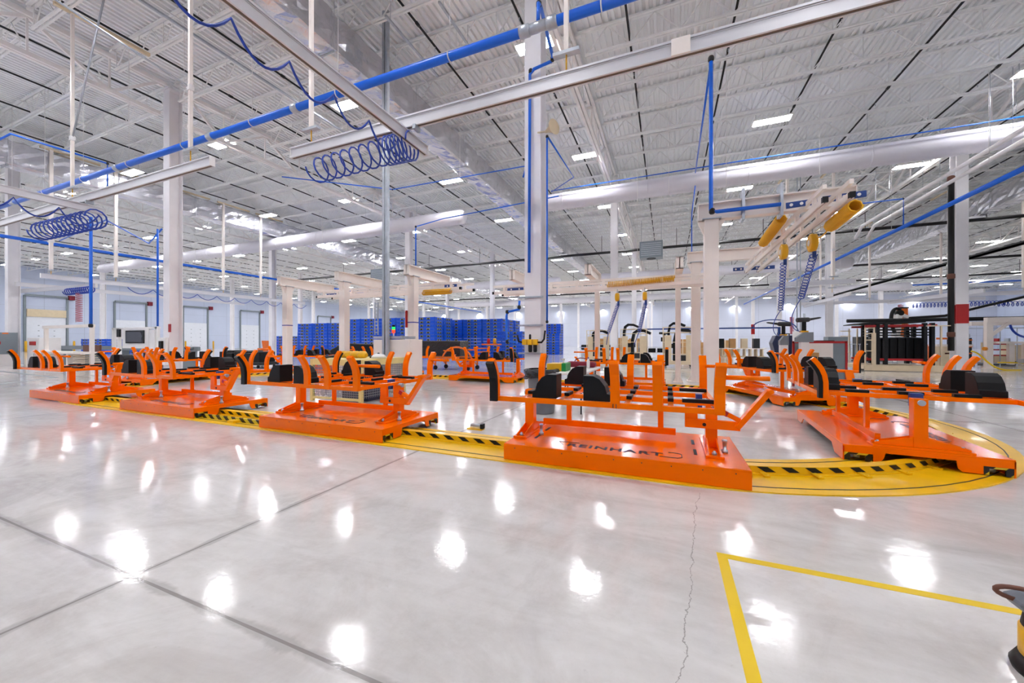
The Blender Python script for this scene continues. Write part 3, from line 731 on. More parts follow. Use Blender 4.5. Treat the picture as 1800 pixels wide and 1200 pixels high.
def gun_stand(x, y, h, w, label, m='white'):
    o = thing('tool_stand', label, 'stand', (x, y, 0))
    MB().box(-.09, -.09, 0, .09, .09, h - .26).build('pedestal', m, o)
    MB().prism([(-w / 2, -.1, h - .26), (w / 2, -.1, h - .26), (w / 2, -.1, h), (0, -.1, h), (-w / 2, -.1, h - .14)], (0, .2, 0)).build('holster', 'greybox', o)
    MB().box(-.25, -.25, 0, .25, .25, .02).build('foot', 'galv', o)
    return o
rivet_gun(3.0, 12.6, 1.78, 160, 'dark rivet gun docked on the white tool stand, pointing left')
rivet_gun(3.3, 12.0, 1.86, 12, 'dark rivet gun docked on the large grey holster, pointing right')
gun_stand(3.0, 12.6, 1.46, .2, 'white tool stand with grey holster behind the orange carts')
gun_stand(3.3, 12.0, 1.54, .36, 'tool stand with a large grey holster beside the red-framed screen')

# ------------------------------------------------------------------ middle column fittings
def on_column():
    o = thing('air_filter_unit', 'yellow and black air filter regulator unit clamped on the middle column', 'air regulator', (-2.97, 8.36, 1.25))
    for i, x in enumerate((-.16, -.03, .1)): MB().box(x, -.16, -.03, x + .11, -.05, .1).build('regulator_block', 'yellow_plastic', o, .006)
    for x in (-.03, .09): MB().lathe([(.035, -.2), (.045, -.17), (.045, -.03), (.03, -.03)], (x + .055, -.1, 0), 12).build('bowl', 'black', o)
    MB().lathe([(.02, .1), (.028, .12), (.028, .2), (.015, .22)], (.02, -.1, 0), 10).build('knob', 'black', o)
    MB().tube([(.2, -.1, .03), (.3, -.1, .03), (.36, -.1, .1), (.38, -.08, .3)], .022, 8).build('elbow', 'black', o)
    MB().tube([(-.16, -.1, .03), (-.26, -.1, .05), (-.3, -.1, .2)], .026, 8).build('valve', 'black', o)
on_column()
for i, z in enumerate((1.0, 1.66, 2.32)):
    o = MB().box(-3.28, 8.34, z, -2.66, 8.375, z + .04).build('strut_bracket', 'galv')
    tag(o, f'grey strut channel clamped across the middle column, {["lowest", "middle", "highest"][i]} of three', 'bracket')
o = thing('horn_speaker', 'beige horn loudspeaker on the right side of the middle column', 'speaker', (-2.5, 8.3, 6.15), 62)
MB().tube([(0, .12, 0), (0, .05, 0), (0, -.05, 0), (0, -.16, 0)], [.03, .045, .08, .17], 18).build('horn', 'beige', o)
MB().beam((0, .1, 0), (-.12, .26, 0), .03, .03).build('mount', 'beige', o)
pipe('air_branch_pipe', [(-3.2, 8.22, 2.25), (-3.2, 8.2, 2.05), (-3.5, 8.2, 2.0), (-3.52, 8.2, 1.9), (-3.52, 8.2, 1.32), (-3.25, 8.2, 1.27)], .03, 'blue', 'short blue pipe with black elbows left of the middle column', joints=[(-3.2, 8.2, 2.1), (-3.5, 8.2, 2.0), (-3.5, 8.2, 1.3)])
o = thing('strut_pole', 'tall galvanised strut pole rising from the cream cabinet to the roof', 'pole', (-7.8, 9, 0))
for x in (-.1, .02): MB().box(x, -.05, .1, x + .075, .05, 11.2).build('channel', 'galv', o)
o = thing('cable_ladder', 'narrow slotted cable ladder standing on the cream cabinet', 'cable ladder', (-8.25, 9.1, 1.5))
for x in (-.06, .06): MB().box(x - .01, -.02, 0, x + .01, .02, 1.0).build('side_rail', 'galv', o)
for k in range(9): MB().box(-.06, -.015, .06 + k * .11, .06, .015, .09 + k * .11).build('rung', 'galv', o)
o = thing('control_cabinet', 'cream control cabinet behind the wire-mesh work pen', 'cabinet', (-7.65, 9.4, 0))
MB().box(-.72, -.3, 0, .66, .3, 1.36).build('body', 'cream', o, .01)
MB().box(-.7, -.32, 1.38, .4, .3, 1.46).build('top_tray', 'galv', o)
MB().box(-.3, -.315, .2, -.29, -.3, 1.3).build('door_seam', 'dark', o)
o = thing('stack_light', 'green and red stack light on top of the cream cabinet', 'signal light', (-7.68, 9.2, 1.46))
MB().tube([(0, 0, 0), (0, 0, .1)], .02, 8).build('stem', 'white', o)
MB().tube([(0, 0, .1), (0, 0, .2)], .05, 14).build('red_lens', 'glow_red', o)
MB().tube([(0, 0, .2), (0, 0, .28)], .05, 14).build('green_lens', 'glow_green', o)
MB().tube([(0, 0, .28), (0, 0, .34)], .045, 14).build('cap', 'black', o)

# column dressings: painted bands belong to their columns
def on_col(x, y): return next(c for c in COL.objects if c.name.startswith('steel_column') and abs(c.location.x - x) < .1 and abs(c.location.y - y) < .1)
def band(x, y, z0, z1):
    b = MB(); b.box(-.204, -.224, z0, .204, -.188, z1); b.box(-.204, .188, z0, .204, .224, z1); b.box(-.016, -.19, z0, .016, .19, z1)
    b.build('red_marker_band', 'red', on_col(x, y))
band(12.07, 23.2, 2.1, 2.95); band(12.07, 67.0, 2.4, 3.9)
o = thing('wall_phone_board', 'white board with black telephone fixed on the left white column', 'phone', (-17.97, 8.35, .7))
MB().box(-.24, -.12, -.3, .3, -.02, .75).build('board', 'white', o, .01)
MB().box(.0, -.2, .3, .18, -.12, .62).build('telephone', 'black', o, .01)
MB().tube(bez((.05, -.16, .3), (-.05, -.16, -.02), (.15, -.16, -.02), (.12, -.16, .3)), .012, 6).build('cord', 'black', o)
o = MB().box(-17.76, 8.36, 1.66, -17.6, 8.38, 1.97).build('red_sign', 'red'); tag(o, 'small red sign on the right side of the left white column', 'sign')

# ------------------------------------------------------------------ track
CXR, CXL, CYC = -.07, -11.4, 7.9
def racetrack(r, n=40):
    pts = []
    for i in range(n + 1): a = -PI / 2 + PI * i / n; pts.append((CXR + r * math.cos(a), CYC + r * math.sin(a)))
    for i in range(n + 1): a = PI / 2 + PI * i / n; pts.append((CXL + r * math.cos(a), CYC + r * math.sin(a)))
    return pts
def ring(b, r0, r1, z0, z1, mi=0):
    A = racetrack(r0); B = racetrack(r1); n = len(A); vs = []; fs = []
    for z in (z0, z1):
        vs += [(x, y, z) for x, y in A]; vs += [(x, y, z) for x, y in B]
    for i in range(n):
        j = (i + 1) % n
        fs += [(2 * n + i, 3 * n + i, 3 * n + j, 2 * n + j), (i, j, n + j, n + i), (i, 2 * n + i, 2 * n + j, j), (n + i, n + j, 3 * n + j, 3 * n + i)]
    b.add(vs, fs, mi)
trk = thing('cart_track', 'yellow floor track loop with a black-striped guide rail', 'track')
b = MB(); ring(b, 3.22, 4.18, 0, .012); b.build('floor_plate', 'yellow', trk)
b = MB(); ring(b, 3.61, 3.71, .012, .09); ring(b, 3.57, 3.75, .012, .022); b.build('guide_rail', 'yellow', trk)
def stripes(r, z0, z1, out, step=.22):
    pts = racetrack(r, 60); b = MB(); segs = []
    for i in range(len(pts)): segs.append((Vector(pts[i]), Vector(pts[(i + 1) % len(pts)])))
    tot = sum((q - p).length for p, q in segs)
    def at(s):
        for p, q in segs:
            l = (q - p).length
            if s <= l: return p.lerp(q, s / l), (q - p).normalized()
            s -= l
        return segs[-1][1], (segs[-1][1] - segs[-1][0]).normalized()
    s = 0.
    while s < tot - step:
        vs = []
        for ds, z in ((0, z1), (step * .45, z1), (step * .8, z0), (step * .35, z0)):
            p, t = at(s + ds); nrm = Vector((t.y, -t.x)) * out
            vs.append((p.x + nrm.x * .004, p.y + nrm.y * .004, z))
        b.add(vs, [(0, 1, 2, 3)]); s += step
    return b
stripes(3.71, .035, .085, 1).build('outer_stripes', 'black', trk)
stripes(3.61, .035, .085, -1).build('inner_stripes', 'black', trk)
b = MB(); ring(b, 4.06, 4.07, .012, .016); ring(b, 3.33, 3.34, .012, .016); b.build('wear_strip', 'dark', trk)
for i in range(26):                                              # foot brackets that bolt the guide rail down
    a = -PI / 2 + PI * i / 25; nx, ny = math.cos(a), math.sin(a)
    b = MB(); b.beam((CXR + nx * 3.71, CYC + ny * 3.71, .03), (CXR + nx * 3.81, CYC + ny * 3.81, .02), .05, .016); b.lathe([(.012, 0), (.012, .018)], (CXR + nx * 3.78, CYC + ny * 3.78, .02), 6)
    b.build('foot_bracket', 'yellow', trk)
o = thing('striped_kick_rail', 'short low yellow rail with black stripes in the gap left of the third cart', 'guard rail', (-6.55, 3.92, 0))
MB().box(-.75, -.02, .012, .75, .02, .075).build('rail', 'stripe_rail', o)
MB().box(.1, -.12, .012, .25, -.02, .05).build('sensor_box', 'yellow', o)
o = thing('floor_sensor', 'yellow floor bracket with a metal roller in the gap right of the third cart', 'sensor', (-2.62, 4.95, 0))
MB().box(-.12, -.05, 0, .12, .05, .02).build('bracket', 'yellow', o); MB().tube([(-.08, 0, .06), (.1, 0, .06)], .025, 10).build('roller', 'galv', o); MB().box(.09, -.04, .02, .13, .04, .09).build('stop_block', 'black', o)
def tape(x0, y0, x1, y1): return MB().box(x0, y0, 0, x1, y1, .0012)
o = tape(.28, .3, .335, 2.63); o.box(.335, 2.575, 0, 7.0, 2.63, .0012)
tag(o.build('floor_tape', 'yellow_tape'), 'yellow tape corner stuck on the concrete floor at lower right', 'floor marking')

for n, (p, q) in enumerate((((-20.4, 6.3), (-27.5, 6.75)), ((-20.4, 6.3), (-18.9, 4.7)), ((-18.9, 4.7), (-22.5, 3.4))), 2):
    struct(MB().beam((p[0], p[1], .001), (q[0], q[1], .001), .16, .002).build(f'trim_{n}', 'greybox'))
# ------------------------------------------------------------------ carts
def text_mesh(name, cu):
    t = bpy.data.objects.new(name, cu); COL.objects.link(t); bpy.context.view_layer.update()
    me = bpy.data.meshes.new_from_object(t.evaluated_get(bpy.context.evaluated_depsgraph_get()))
    bpy.data.objects.remove(t); o = bpy.data.objects.new(name, me); COL.objects.link(o)
    return o
def build_cart():
    c = thing('orange_cart', '', 'cart', (0, 0, 0), 0, 'orange carts on the yellow track')
    HX, HY = 1.165, .63
    b = MB(); ch = .1
    poly = [(-HX + ch, -HY), (HX - .02, -HY), (HX, -HY + .02), (HX, HY - .02), (HX - .02, HY), (-HX + ch, HY), (-HX, HY - ch), (-HX, -HY + ch)]
    poly = [(-HX, -HY), (HX, -HY), (HX, HY), (-HX, HY)]
    b.prism([(x, y, .155) for x, y in poly], (0, 0, .02)); b.build('deck', 'orange', c, .006)
    b = MB(); b.box(-HX, -HY, .004, HX, -HY + .012, .157); b.build('outer_skirt', 'orange', c)
    for k in range(9): MB().tube([(-HX + .13 + k * .26, -HY - .003, .135), (-HX + .13 + k * .26, -HY + .004, .135)], .006, 6).build('screw', 'dark', c)
    p = [(-HX, .157), (-HX, .006), (-HX + .3, .006), (-HX + .36, .05), (-HX + .42, .1), (HX - .42, .1), (HX - .36, .05), (HX - .3, .006), (HX, .006), (HX, .157)]
    MB().prism([(x, HY, z) for x, z in p], (0, -.012, 0)).build('inner_skirt', 'orange', c)
    for sx in (-1, 1):
        e = [(-HY, .157), (-HY, .09), (-.42, .09), (-.42, .01), (-.28, .01), (-.25, .04), (-.24, .115), (.28, .115), (.3, .05), (.33, .012), (.38, .012), (.38, .09), (HY, .09), (HY, .157)]
        MB().prism([(sx * HX, y, z) for y, z in e], (-sx * .012, 0, 0)).build('end_skirt', 'orange', c)
        for y0, y1 in ((-HY + .012, -.41), (.39, HY - .012)):
            bb = MB(); x0 = sx * (HX - .004); x1 = sx * (HX - .02)
            bb.box(min(x0, x1), y0, .07, max(x0, x1), y1, .09); bb.box(min(x0, x1), y0, .008, max(x0, x1), y0 + .05, .07); bb.box(min(x0, x1), y1 - .05, .008, max(x0, x1), y1, .07)
            bb.build('bumper', 'stripe', c)
        for sy in (-1, 1):
            w = MB(); w.tube([(sx * (HX - .1), sy * .5 - .03, .05), (sx * (HX - .1), sy * .5 + .03, .05)], .038, 14); w.build('caster', 'galv', c)
    MB().box(-HX + .15, -HY + .05, .1, HX - .15, HY - .05, .15).build('chassis', 'dark', c)
    # lettering cut into the deck and its bracket-shaped outline
    cu = bpy.data.curves.new('deck_lettering', 'FONT'); cu.body = 'REINHART'; cu.size = .15; cu.align_x = 'CENTER'; cu.extrude = .0006; cu.offset = .004; cu.space_character = 1.18
    cu.materials.append(M['letter'])
    tx = text_mesh('lettering', cu); tx.parent = c; tx.location = (-.03, -.47, .1762)
    wd = max(v.co.x for v in tx.data.vertices) - min(v.co.x for v in tx.data.vertices)
    tx.scale = (.95 / max(wd, .01), 1, 1)
    z = .1762
    l = MB(); l.tube([(-.55, -.44, z), (-.62, -.33, z), (-.4, -.32, z)], .004, 4); l.build('letter_outline', 'letter', c)
    l = MB(); l.tube([(.5, -.32, z), (.58, -.32, z), (.62, -.35, z), (.62, -.46, z), (.58, -.49, z), (.42, -.49, z)], .004, 4)
    l.build('letter_outline', 'letter', c)
    # end posts
    for sx, xx in ((-1, -1.075), (1, .91)):
        f = MB(); f.box(xx - .08, -.38, .175, xx + .08, .38, .2)
        f.build('foot_plate', 'orange', c, .004)
        for sy in (-1, 1):
            s = MB(); s.lathe([(.022, 0), (.022, .02), (.012, .02), (.012, .035)], (xx, sy * .32, .2), 8); s.build('bolt', 'galv', c)
            sl = MB(); sl.box(xx - .16 * sx - .015, sy * .2 - .1, .1752, xx - .16 * sx + .015, sy * .2 + .1, .1768); sl.build('deck_slot', 'letter', c)
        g = MB(); g.box(xx - .055, -.055, .2, xx + .055, .055, .70 if sx < 0 else .66)
        for sy in (-1, 1):
            for ox in (-.05, .038): g.prism([(xx + ox, sy * .055, .2), (xx + ox, sy * .36, .2), (xx + ox, sy * .36, .22), (xx + ox, sy * .055, .3)], (.012, 0, 0))
        g.build('end_post', 'orange', c, .004)
        MB().tube([(xx - .075, 0, .66), (xx + .075, 0, .66)], .03, 14).build('pivot_pin', 'galv', c)
        bl = MB(); bl.box(xx - sx * .115 - .03, -.07, .6, xx - sx * .115 + .03, .03, .74); bl.build('pivot_bracket', 'bluedark', c, .004)
    # spring bolts beside the posts
    for xx in (-.9, 1.02): MB().lathe([(.03, 0), (.03, .03), (.018, .03), (.018, .11), (.024, .11), (.024, .13)], (xx, -.12, .175), 10).build('spring_bolt', 'galv', c)
    # tilting fixture frame
    RZ0, RZ1 = .665, .715
    FY = .78
    b = MB()
    for sy in (-1, 1): b.box(-1.22, sy * FY - .025, RZ0, .94, sy * FY + .025, RZ1)
    for sy in (-1, 1): b.box(-.92, sy * .27 - .022, RZ0 - .005, .9, sy * .27 + .022, RZ1 - .008)
    for x in (-.9, -.49, .14, .52, .9): b.box(x - .025, -FY, RZ0 + .002, x + .025, FY, RZ1 - .002)
    b.build('fixture_frame', 'orange', c, .004)
    for x in (-.9, -.49, .14, .52):
        for y in (-.42, .0, .44): MB().box(x - .026, y - .1, RZ1, x + .026, y + .1, RZ1 + .032).build('rest_pad', 'blackpad', c, .003)
    for y in (-.5, .36): MB().box(.62, y - .028, RZ1, .9, y + .028, RZ1 + .034).build('rest_pad', 'blackpad', c, .003)
    # counterweight bar hung under the frame
    b = MB(); b.box(-1.0, .27, .22, .58, .32, .29); b.build('stabiliser_bar', 'orange', c, .004)
    for x in (-.66, .42): MB().box(x - .03, .27, .29, x + .03, .31, RZ0 + .01).build('strut', 'orange', c)
    # upright arms that flare outwards
    def arm(x, sy, pad, handle):
        y0 = sy * (FY + .008)
        path = [(0, RZ0), (0, .84), (.012, .92), (.038, .99), (.075, 1.05), (.115, 1.1)]
        a = MB(); w, t = .042, .024
        vs = []; fs = []
        for k, (o_, zz) in enumerate(path):
            a0 = path[max(0, k - 1)]; a1 = path[min(len(path) - 1, k + 1)]
            d = Vector((a1[0] - a0[0], a1[1] - a0[1])).normalized(); n = Vector((d.y, -d.x))
            for sx_, sn in ((-1, -1), (1, -1), (1, 1), (-1, 1)): vs.append((x + sx_ * w, y0 + sy * (o_ + n.x * t * sn), zz + n.y * t * sn))
        m = len(path)
        for k in range(m - 1):
            for q in range(4): fs.append((k * 4 + q, k * 4 + (q + 1) % 4, (k + 1) * 4 + (q + 1) % 4, (k + 1) * 4 + q))
        fs += [(3, 2, 1, 0), ((m - 1) * 4, (m - 1) * 4 + 1, (m - 1) * 4 + 2, (m - 1) * 4 + 3)]
        if sy < 0: fs = [tuple(reversed(f)) for f in fs]
        a.add(vs, fs); ao = a.build('upright_arm', 'orange', c, .004)
        if pad:
            a = MB(); vs = []; fs = []
            for k, (o_, zz) in enumerate(path):
                a0 = path[max(0, k - 1)]; a1 = path[min(len(path) - 1, k + 1)]
                d = Vector((a1[0] - a0[0], a1[1] - a0[1])).normalized(); n = Vector((d.y, -d.x))
                for sx_, sn in ((-1, .026), (1, .026), (1, .062), (-1, .062)): vs.append((x + sx_ * (w - .002), y0 + sy * (o_ + n.x * sn), zz + n.y * sn))
            for k in range(m - 1):
                for q in range(4): fs.append((k * 4 + q, k * 4 + (q + 1) % 4, (k + 1) * 4 + (q + 1) % 4, (k + 1) * 4 + q))
            fs += [(3, 2, 1, 0), ((m - 1) * 4, (m - 1) * 4 + 1, (m - 1) * 4 + 2, (m - 1) * 4 + 3)]
            a.add(vs, fs); a.build('arm_pad', 'blackpad', ao)
        if handle: MB().tube([(x + .02, y0, .985), (x + .36, y0, .985)], .02, 14).build('handle_tube', 'orange', ao)
    for sy in (-1, 1):
        arm(-1.19, sy, True, False); arm(.04, sy, False, False); arm(.41, sy, False, False); arm(.90, sy, False, True)
    # black locating blocks
    def block(x, sgn, y):
        q = [(0, .715), (.0, .78), (.03, .79), (.05, .86), (.1, .925), (.16, .955), (.255, .955), (.255, .715)]
        pts = [((x + u) if sgn > 0 else (x - u), y, z) for u, z in q]
        MB().prism(pts, (0, .2, 0)).build('locating_block', 'blackpad', c, .004)
    for y in (-.76, .56): block(-.79, 1, y); block(-.01, -1, y)
    # lever with catch at the post end
    b = MB(); b.box(.66, -.10, .40, .78, -.06, .66); b.box(.66, -.105, .40, 1.16, -.055, .49)
    b.beam((1.13, -.08, .43), (1.40, -.08, .80), .05, .1, up=(0, 1, 0)); 
    b.build('tilt_lever', 'orange', c, .004)
    b = MB(); b.tube([(1.40, -.2, .81), (1.40, .06, .81)], .022, 12); b.build('lever_grip', 'orange', c)
    MB().beam((1.16, -.08, .5), (1.04, -.08, .56), .045, .045).build('catch_stub', 'orange', c)
    MB().beam((1.05, -.08, .555), (1.0, -.08, .58), .052, .052).build('catch_cap', 'red', c)
    MB().tube([(.84, -.11, .44), (.84, -.1, .44)], .018, 10).build('lever_bolt', 'black', c)
    return c
cart0 = build_cart(); ct = tree(cart0)
CARTS = [
    (-.49, 4.41, 0, 'orange cart numbered 11, nearest to the camera on the straight track'),
    (-4.5, 4.41, 0, 'orange cart second nearest on the front straight, before the wire-mesh pen'),
    (-8.46, 4.41, 0, 'orange cart third along the front straight, left of the mesh pen'),
    (-12.4, 4.41, 0, 'leftmost orange cart on the front straight of the yellow track'),
    (2.5, 6.28, 85, 'orange cart turned end-on at the right-hand curve of the yellow track'),
    (2.28, 10.3, 112, 'orange cart leaving the right curve, behind the end-on cart'),
    (-1.2, 11.4, 180, 'orange cart on the back straight just right of the middle column'),
    (-5.55, 11.4, 180, 'orange cart on the back straight in front of the right-hand crate stacks'),
    (-9.8, 11.45, 180, 'orange cart on the back straight mostly hidden behind the mesh pen'),
    (-14.1, 11.3, 203, 'orange cart entering the left curve behind the first gantry post'),
    (-14.95, 7.05, 279, 'orange cart on the left curve showing its striped bumper behind the front row'),
]
for i, (x, y, rz, lab) in enumerate(CARTS):
    o = cart0 if i == 0 else copy_tree(ct)
    o.location = (x, y, .012); o.rotation_euler = (0, 0, math.radians(rz)); o['label'] = lab
FYN = .831
cu = bpy.data.curves.new('cart_number', 'FONT'); cu.body = '11'; cu.size = .055; cu.align_x = 'CENTER'; cu.extrude = .0008; cu.offset = .001; cu.materials.append(M['letter'])
nx = text_mesh('number', cu); nx.parent = cart0; nx.location = (.04, -FYN, .672); nx.rotation_euler = (PI / 2, 0, 0)

# ------------------------------------------------------------------ blue crates
cr = thing('blue_crate', '', 'crate', (0, 0, 0), 0, 'stacked blue crates')
def crate_body():
    b = MB(); X, Y, H = .87, .60, .26
    b.box(-X + .03, -Y + .03, .03, X - .03, Y - .03, H - .03)
    b.box(-X, -Y, H - .075, X, Y, H - .02); b.box(-X, -Y, 0.0, X, Y, .04)
    for sx in (-1, 1):
        for sy in (-1, 1): b.box(sx * X - .06 * (sx > 0) , sy * Y - .06 * (sy > 0), .0, sx * X + .06 * (sx < 0), sy * Y + .06 * (sy < 0), H)
    for k in range(-3, 4): b.box(k * .22 - .015, -Y + .005, .04, k * .22 + .015, Y - .005, H - .07)
    for k in range(-1, 2): b.box(-X + .005, k * .3 - .015, .04, X - .005, k * .3 + .015, H - .07)
    return b
crate_body().build('body', 'crate', cr)
for x in (-.3, .3):
    b = MB(); b.box(x - .13, -.612, .07, x + .13, -.598, .185, 1); b.box(x - .09, -.618, .06, x + .09, -.606, .165, 0); b.build('latch', ['crate_latch', 'crate_tab'], cr)
for y in (-.16, .16):
    b = MB(); b.box(.868, y - .1, .07, .882, y + .1, .18, 1); b.box(.876, y - .065, .06, .888, y + .065, .16, 0); b.build('latch', ['crate_latch', 'crate_tab'], cr)
crt = tree(cr); n_cr = [0]
def stack(x, y, n, where, start=0, rz=0):
    for k in range(n):
        o = cr if n_cr[0] == 0 else copy_tree(crt); n_cr[0] += 1
        o.location = (x + random.uniform(-.012, .012), y + random.uniform(-.012, .012), k * .262)
        o.rotation_euler = (0, 0, rz + random.uniform(-.006, .006))
        o['label'] = f'blue crate {ORD[n - k]} from the top, {where}'
for k in range(8): stack(-16.78 - 1.8 * k, 24.2, 12 if k < 5 else 11, f'{ORD[8 - k]} stack of the long crate wall')
for k in range(3): stack(-13.1 - 1.8 * k, 28.1, 12, f'{["right", "middle", "left"][k]} stack of the tall trio')
stack(-11.2, 27.6, 8, 'lower stack beside the middle column')
stack(-13.1, 29.5, 12, 'first stack behind the tall trio')
stack(-13.1, 30.9, 12, 'second stack behind the tall trio')
stack(-16.8, 25.5, 12, 'stack behind the long crate wall\'s right end')
stack(-11.0, 38.2, 12, 'tall stack right of the middle column')
stack(-12.0, 36.4, 7, 'low stack just right of the middle column')
stack(-10.7, 36.6, 8, 'low stack before the tall right-hand stack')
for k in range(4): stack(-54.5 + .0, 19.4 + 1.25 * k + .0, 6, f'{ORD[k + 1]} of the low stacks by the dock wall', rz=PI / 2 * 0)
stack(-34.0, 25.5, 7, 'short stack left of the crate wall')

# ------------------------------------------------------------------ inside the loop: pen, bin, table
def pen():
    o = thing('mesh_pen', 'pale yellow wire-mesh work pen behind the second cart', 'guard pen', (-6.57, 6.71, 0))
    W, D, H = 1.46, 1.36, .92; b = MB()
    for x in (-W / 2, W / 2 - .07):
        for y in (-D / 2, D / 2): MB().box(x, y - .035, 0, x + .075, y + .035, H).build('corner_post', 'paleyellow', o)
    for y in (-D / 2, D / 2): MB().box(-W / 2, y - .03, H - .13, W / 2 + .01, y + .03, H).build('top_rail', 'paleyellow', o); MB().box(-W / 2, y - .02, .05, W / 2, y + .02, .1).build('bottom_rail', 'paleyellow', o)
    for x in (-W / 2, W / 2): MB().box(x - .02, -D / 2, H - .13, x + .02, D / 2, H).build('end_rail', 'paleyellow', o)
    for y in (-D / 2, D / 2):
        m = MB(); k = -W / 2 + .06
        while k < W / 2: m.box(k, y - .004, .1, k + .012, y + .004, H - .12); k += .05
        z = .14
        while z < H - .1: m.box(-W / 2 + .06, y - .005, z, W / 2, y + .005, z + .012); z += .05
        m.build('wire_mesh', 'mesh', o)
    m = MB(); k = -D / 2
    while k < D / 2: m.box(W / 2 - .004, k, .1, W / 2 + .004, k + .008, H - .06); k += .055
    z = .14
    while z < H - .1: m.box(W / 2 - .005, -D / 2, z, W / 2 + .005, D / 2, z + .008); z += .055
    m.build('wire_mesh', 'mesh', o)
    MB().box(-W / 2, -D / 2 + .03, H - .02, W / 2, D / 2 - .03, H).build('bench_top', 'paleyellow', o)
    return o
pen()
o = thing('power_unit', 'navy blue power unit box inside the wire-mesh pen', 'machine', (-6.45, 6.6, 0)); MB().box(-.3, -.25, 0, .45, .25, .55).build('body', 'navy', o, .01); MB().box(-.2, -.262, .3, -.12, -.25, .42).build('label_plate', 'orange_dull', o)
hose('white_hose', bez((-6.6, 6.2, .25), (-6.45, 6.2, .6), (-6.1, 6.2, .6), (-5.98, 6.2, .02), 12), .012, 'white', 'white hose arching in front of the navy power unit')
o = thing('yellow_sling', 'folded yellow lifting sling lying on the mesh pen', 'sling', (-6.85, 6.7, .92))
for i in range(4): MB().tube([(-.36 + i * .2, -.02, .06), (-.3 + i * .2, 0, .075), (-.18 + i * .2, .01, .075), (-.12 + i * .2, 0, .06)], [.05, .085, .085, .05], 10).build('fold', 'yellow_plastic', o)
o = thing('rag_pile', 'crumpled white and blue rag on the mesh pen', 'rag', (-6.1, 6.8, .92)); 
b = MB(); b.lathe([(.16, 0), (.17, .03), (.12, .08), (.05, .1)], (0, 0, 0), 9); b.build('cloth', 'white', o); MB().tube([(-.25, 0, .02), (-.1, .05, .05), (0, 0, .1)], .03, 8).build('strap', 'black', o)
o = thing('tool_heap', 'dark clutter of hand tools at the left end of the mesh pen', 'tools', (-7.0, 6.25, .92))
for a in (0, .9, 2): MB().tube([(-.2 * math.cos(a), -.2 * math.sin(a), .03), (.2 * math.cos(a), .2 * math.sin(a), .05)], .025, 6).build('tool', 'dark', o)
o = thing('trash_can', 'round grey trash can with black liner behind the nearest cart', 'trash can', (-2.12, 6.6, 0))
MB().lathe([(.21, 0), (.22, .02), (.27, .72), (.3, .72), (.3, .77), (.27, .77)], (0, 0, 0), 32).build('bin', 'grey', o)
b = MB(); vs = []; fs = []; rnd = random.Random(4); n = 32
prof = [(.25, .80), (.30, .80), (.325, .76), (.318, .69), (.322, .64)]
for j, (r, z) in enumerate(prof):
    for k in range(n):
        a = 2 * PI * k / n; rr = r + rnd.uniform(-.012, .02) * (j > 1); vs.append((rr * math.cos(a), rr * math.sin(a), z + rnd.uniform(-.03, .02) * (j > 1)))
for j in range(len(prof) - 1):
    for k in range(n): fs.append((j * n + k, j * n + (k + 1) % n, (j + 1) * n + (k + 1) % n, (j + 1) * n + k))
b.add(vs, fs, 0, True); b.lathe([(.25, .7), (.01, .68)], (0, 0, 0), n); b.build('liner', 'bag', o)
MB().box(-.34, -.06, .6, -.29, .06, .66).build('bin_handle', 'grey', o); MB().box(.29, -.06, .6, .34, .06, .66).build('bin_handle', 'grey', o)
o = thing('folding_table', 'white folding table beside the grey trash can', 'table', (-1.72, 7.4, 0))
MB().box(-.38, -.95, .71, .38, .95, .75).build('tabletop', 'white', o, .01)
for sy in (-1, 1):
    for sx in (-1, 1): MB().tube([(sx * .3, sy * .72, 0), (sx * .3, sy * .72, .71)], .014, 8).build('leg', 'dark', o)
    MB().tube([(-.3, sy * .72, .2), (.3, sy * .72, .2)], .01, 6).build('crossbar', 'dark', o); MB().tube([(0, sy * .72, .45), (0, sy * .3, .71)], .01, 6).build('brace', 'dark', o)
o = thing('tote_box', 'yellow tote with green end on the folding table', 'tote', (-1.92, 6.95, .75)); MB().box(-.16, -.2, 0, .12, .2, .14).build('body', 'yellow_plastic', o, .01); MB().box(.12, -.2, 0, .2, .2, .15).build('end_panel', 'green', o, .01)
o = thing('tool_bag', 'maroon soft tool bag at the far end of the folding table', 'bag', (-1.7, 8.05, .75)); MB().box(-.3, -.12, 0, .3, .12, .12).build('body', 'maroon', o, .04); MB().tube(bez((-.15, 0, .12), (-.12, 0, .22), (.12, 0, .22), (.15, 0, .12)), .01, 6).build('handle', 'maroon', o)
o = thing('spray_bottle', 'white spray bottle with blue base behind the yellow tote', 'bottle', (-1.9, 7.3, .75)); MB().lathe([(.035, 0), (.04, .02), (.04, .1), (.015, .15), (.015, .18)], (0, 0, 0), 12).build('bottle', 'white', o); MB().lathe([(.041, 0), (.041, .06)], (0, 0, 0), 12).build('label_band', 'bluehose', o); MB().box(-.04, -.012, .18, .03, .012, .21).build('trigger_head', 'white', o)
o = thing('water_bottle', 'clear water bottle standing by the maroon tool bag', 'bottle', (-1.5, 7.75, .75)); MB().lathe([(.03, 0), (.033, .02), (.033, .15), (.012, .19), (.012, .21)], (0, 0, 0), 12).build('bottle', 'white', o); MB().lathe([(.014, .2), (.014, .225)], (0, 0, 0), 10).build('cap', 'bluehose', o)
o = thing('parts_box', 'small beige parts box on the folding table', 'box', (-1.5, 7.1, .75)); MB().box(-.06, -.05, 0, .06, .05, .05).build('body', 'beige', o)
o = thing('floor_lamp_base', 'yellow and black portable lantern at the lower right corner of the floor', 'lantern', (1.405, 2.13, 0))
MB().lathe([(.13, 0), (.135, .02), (.12, .05), (.1, .055)], (0, 0, 0), 28).build('base_ring', 'black', o)
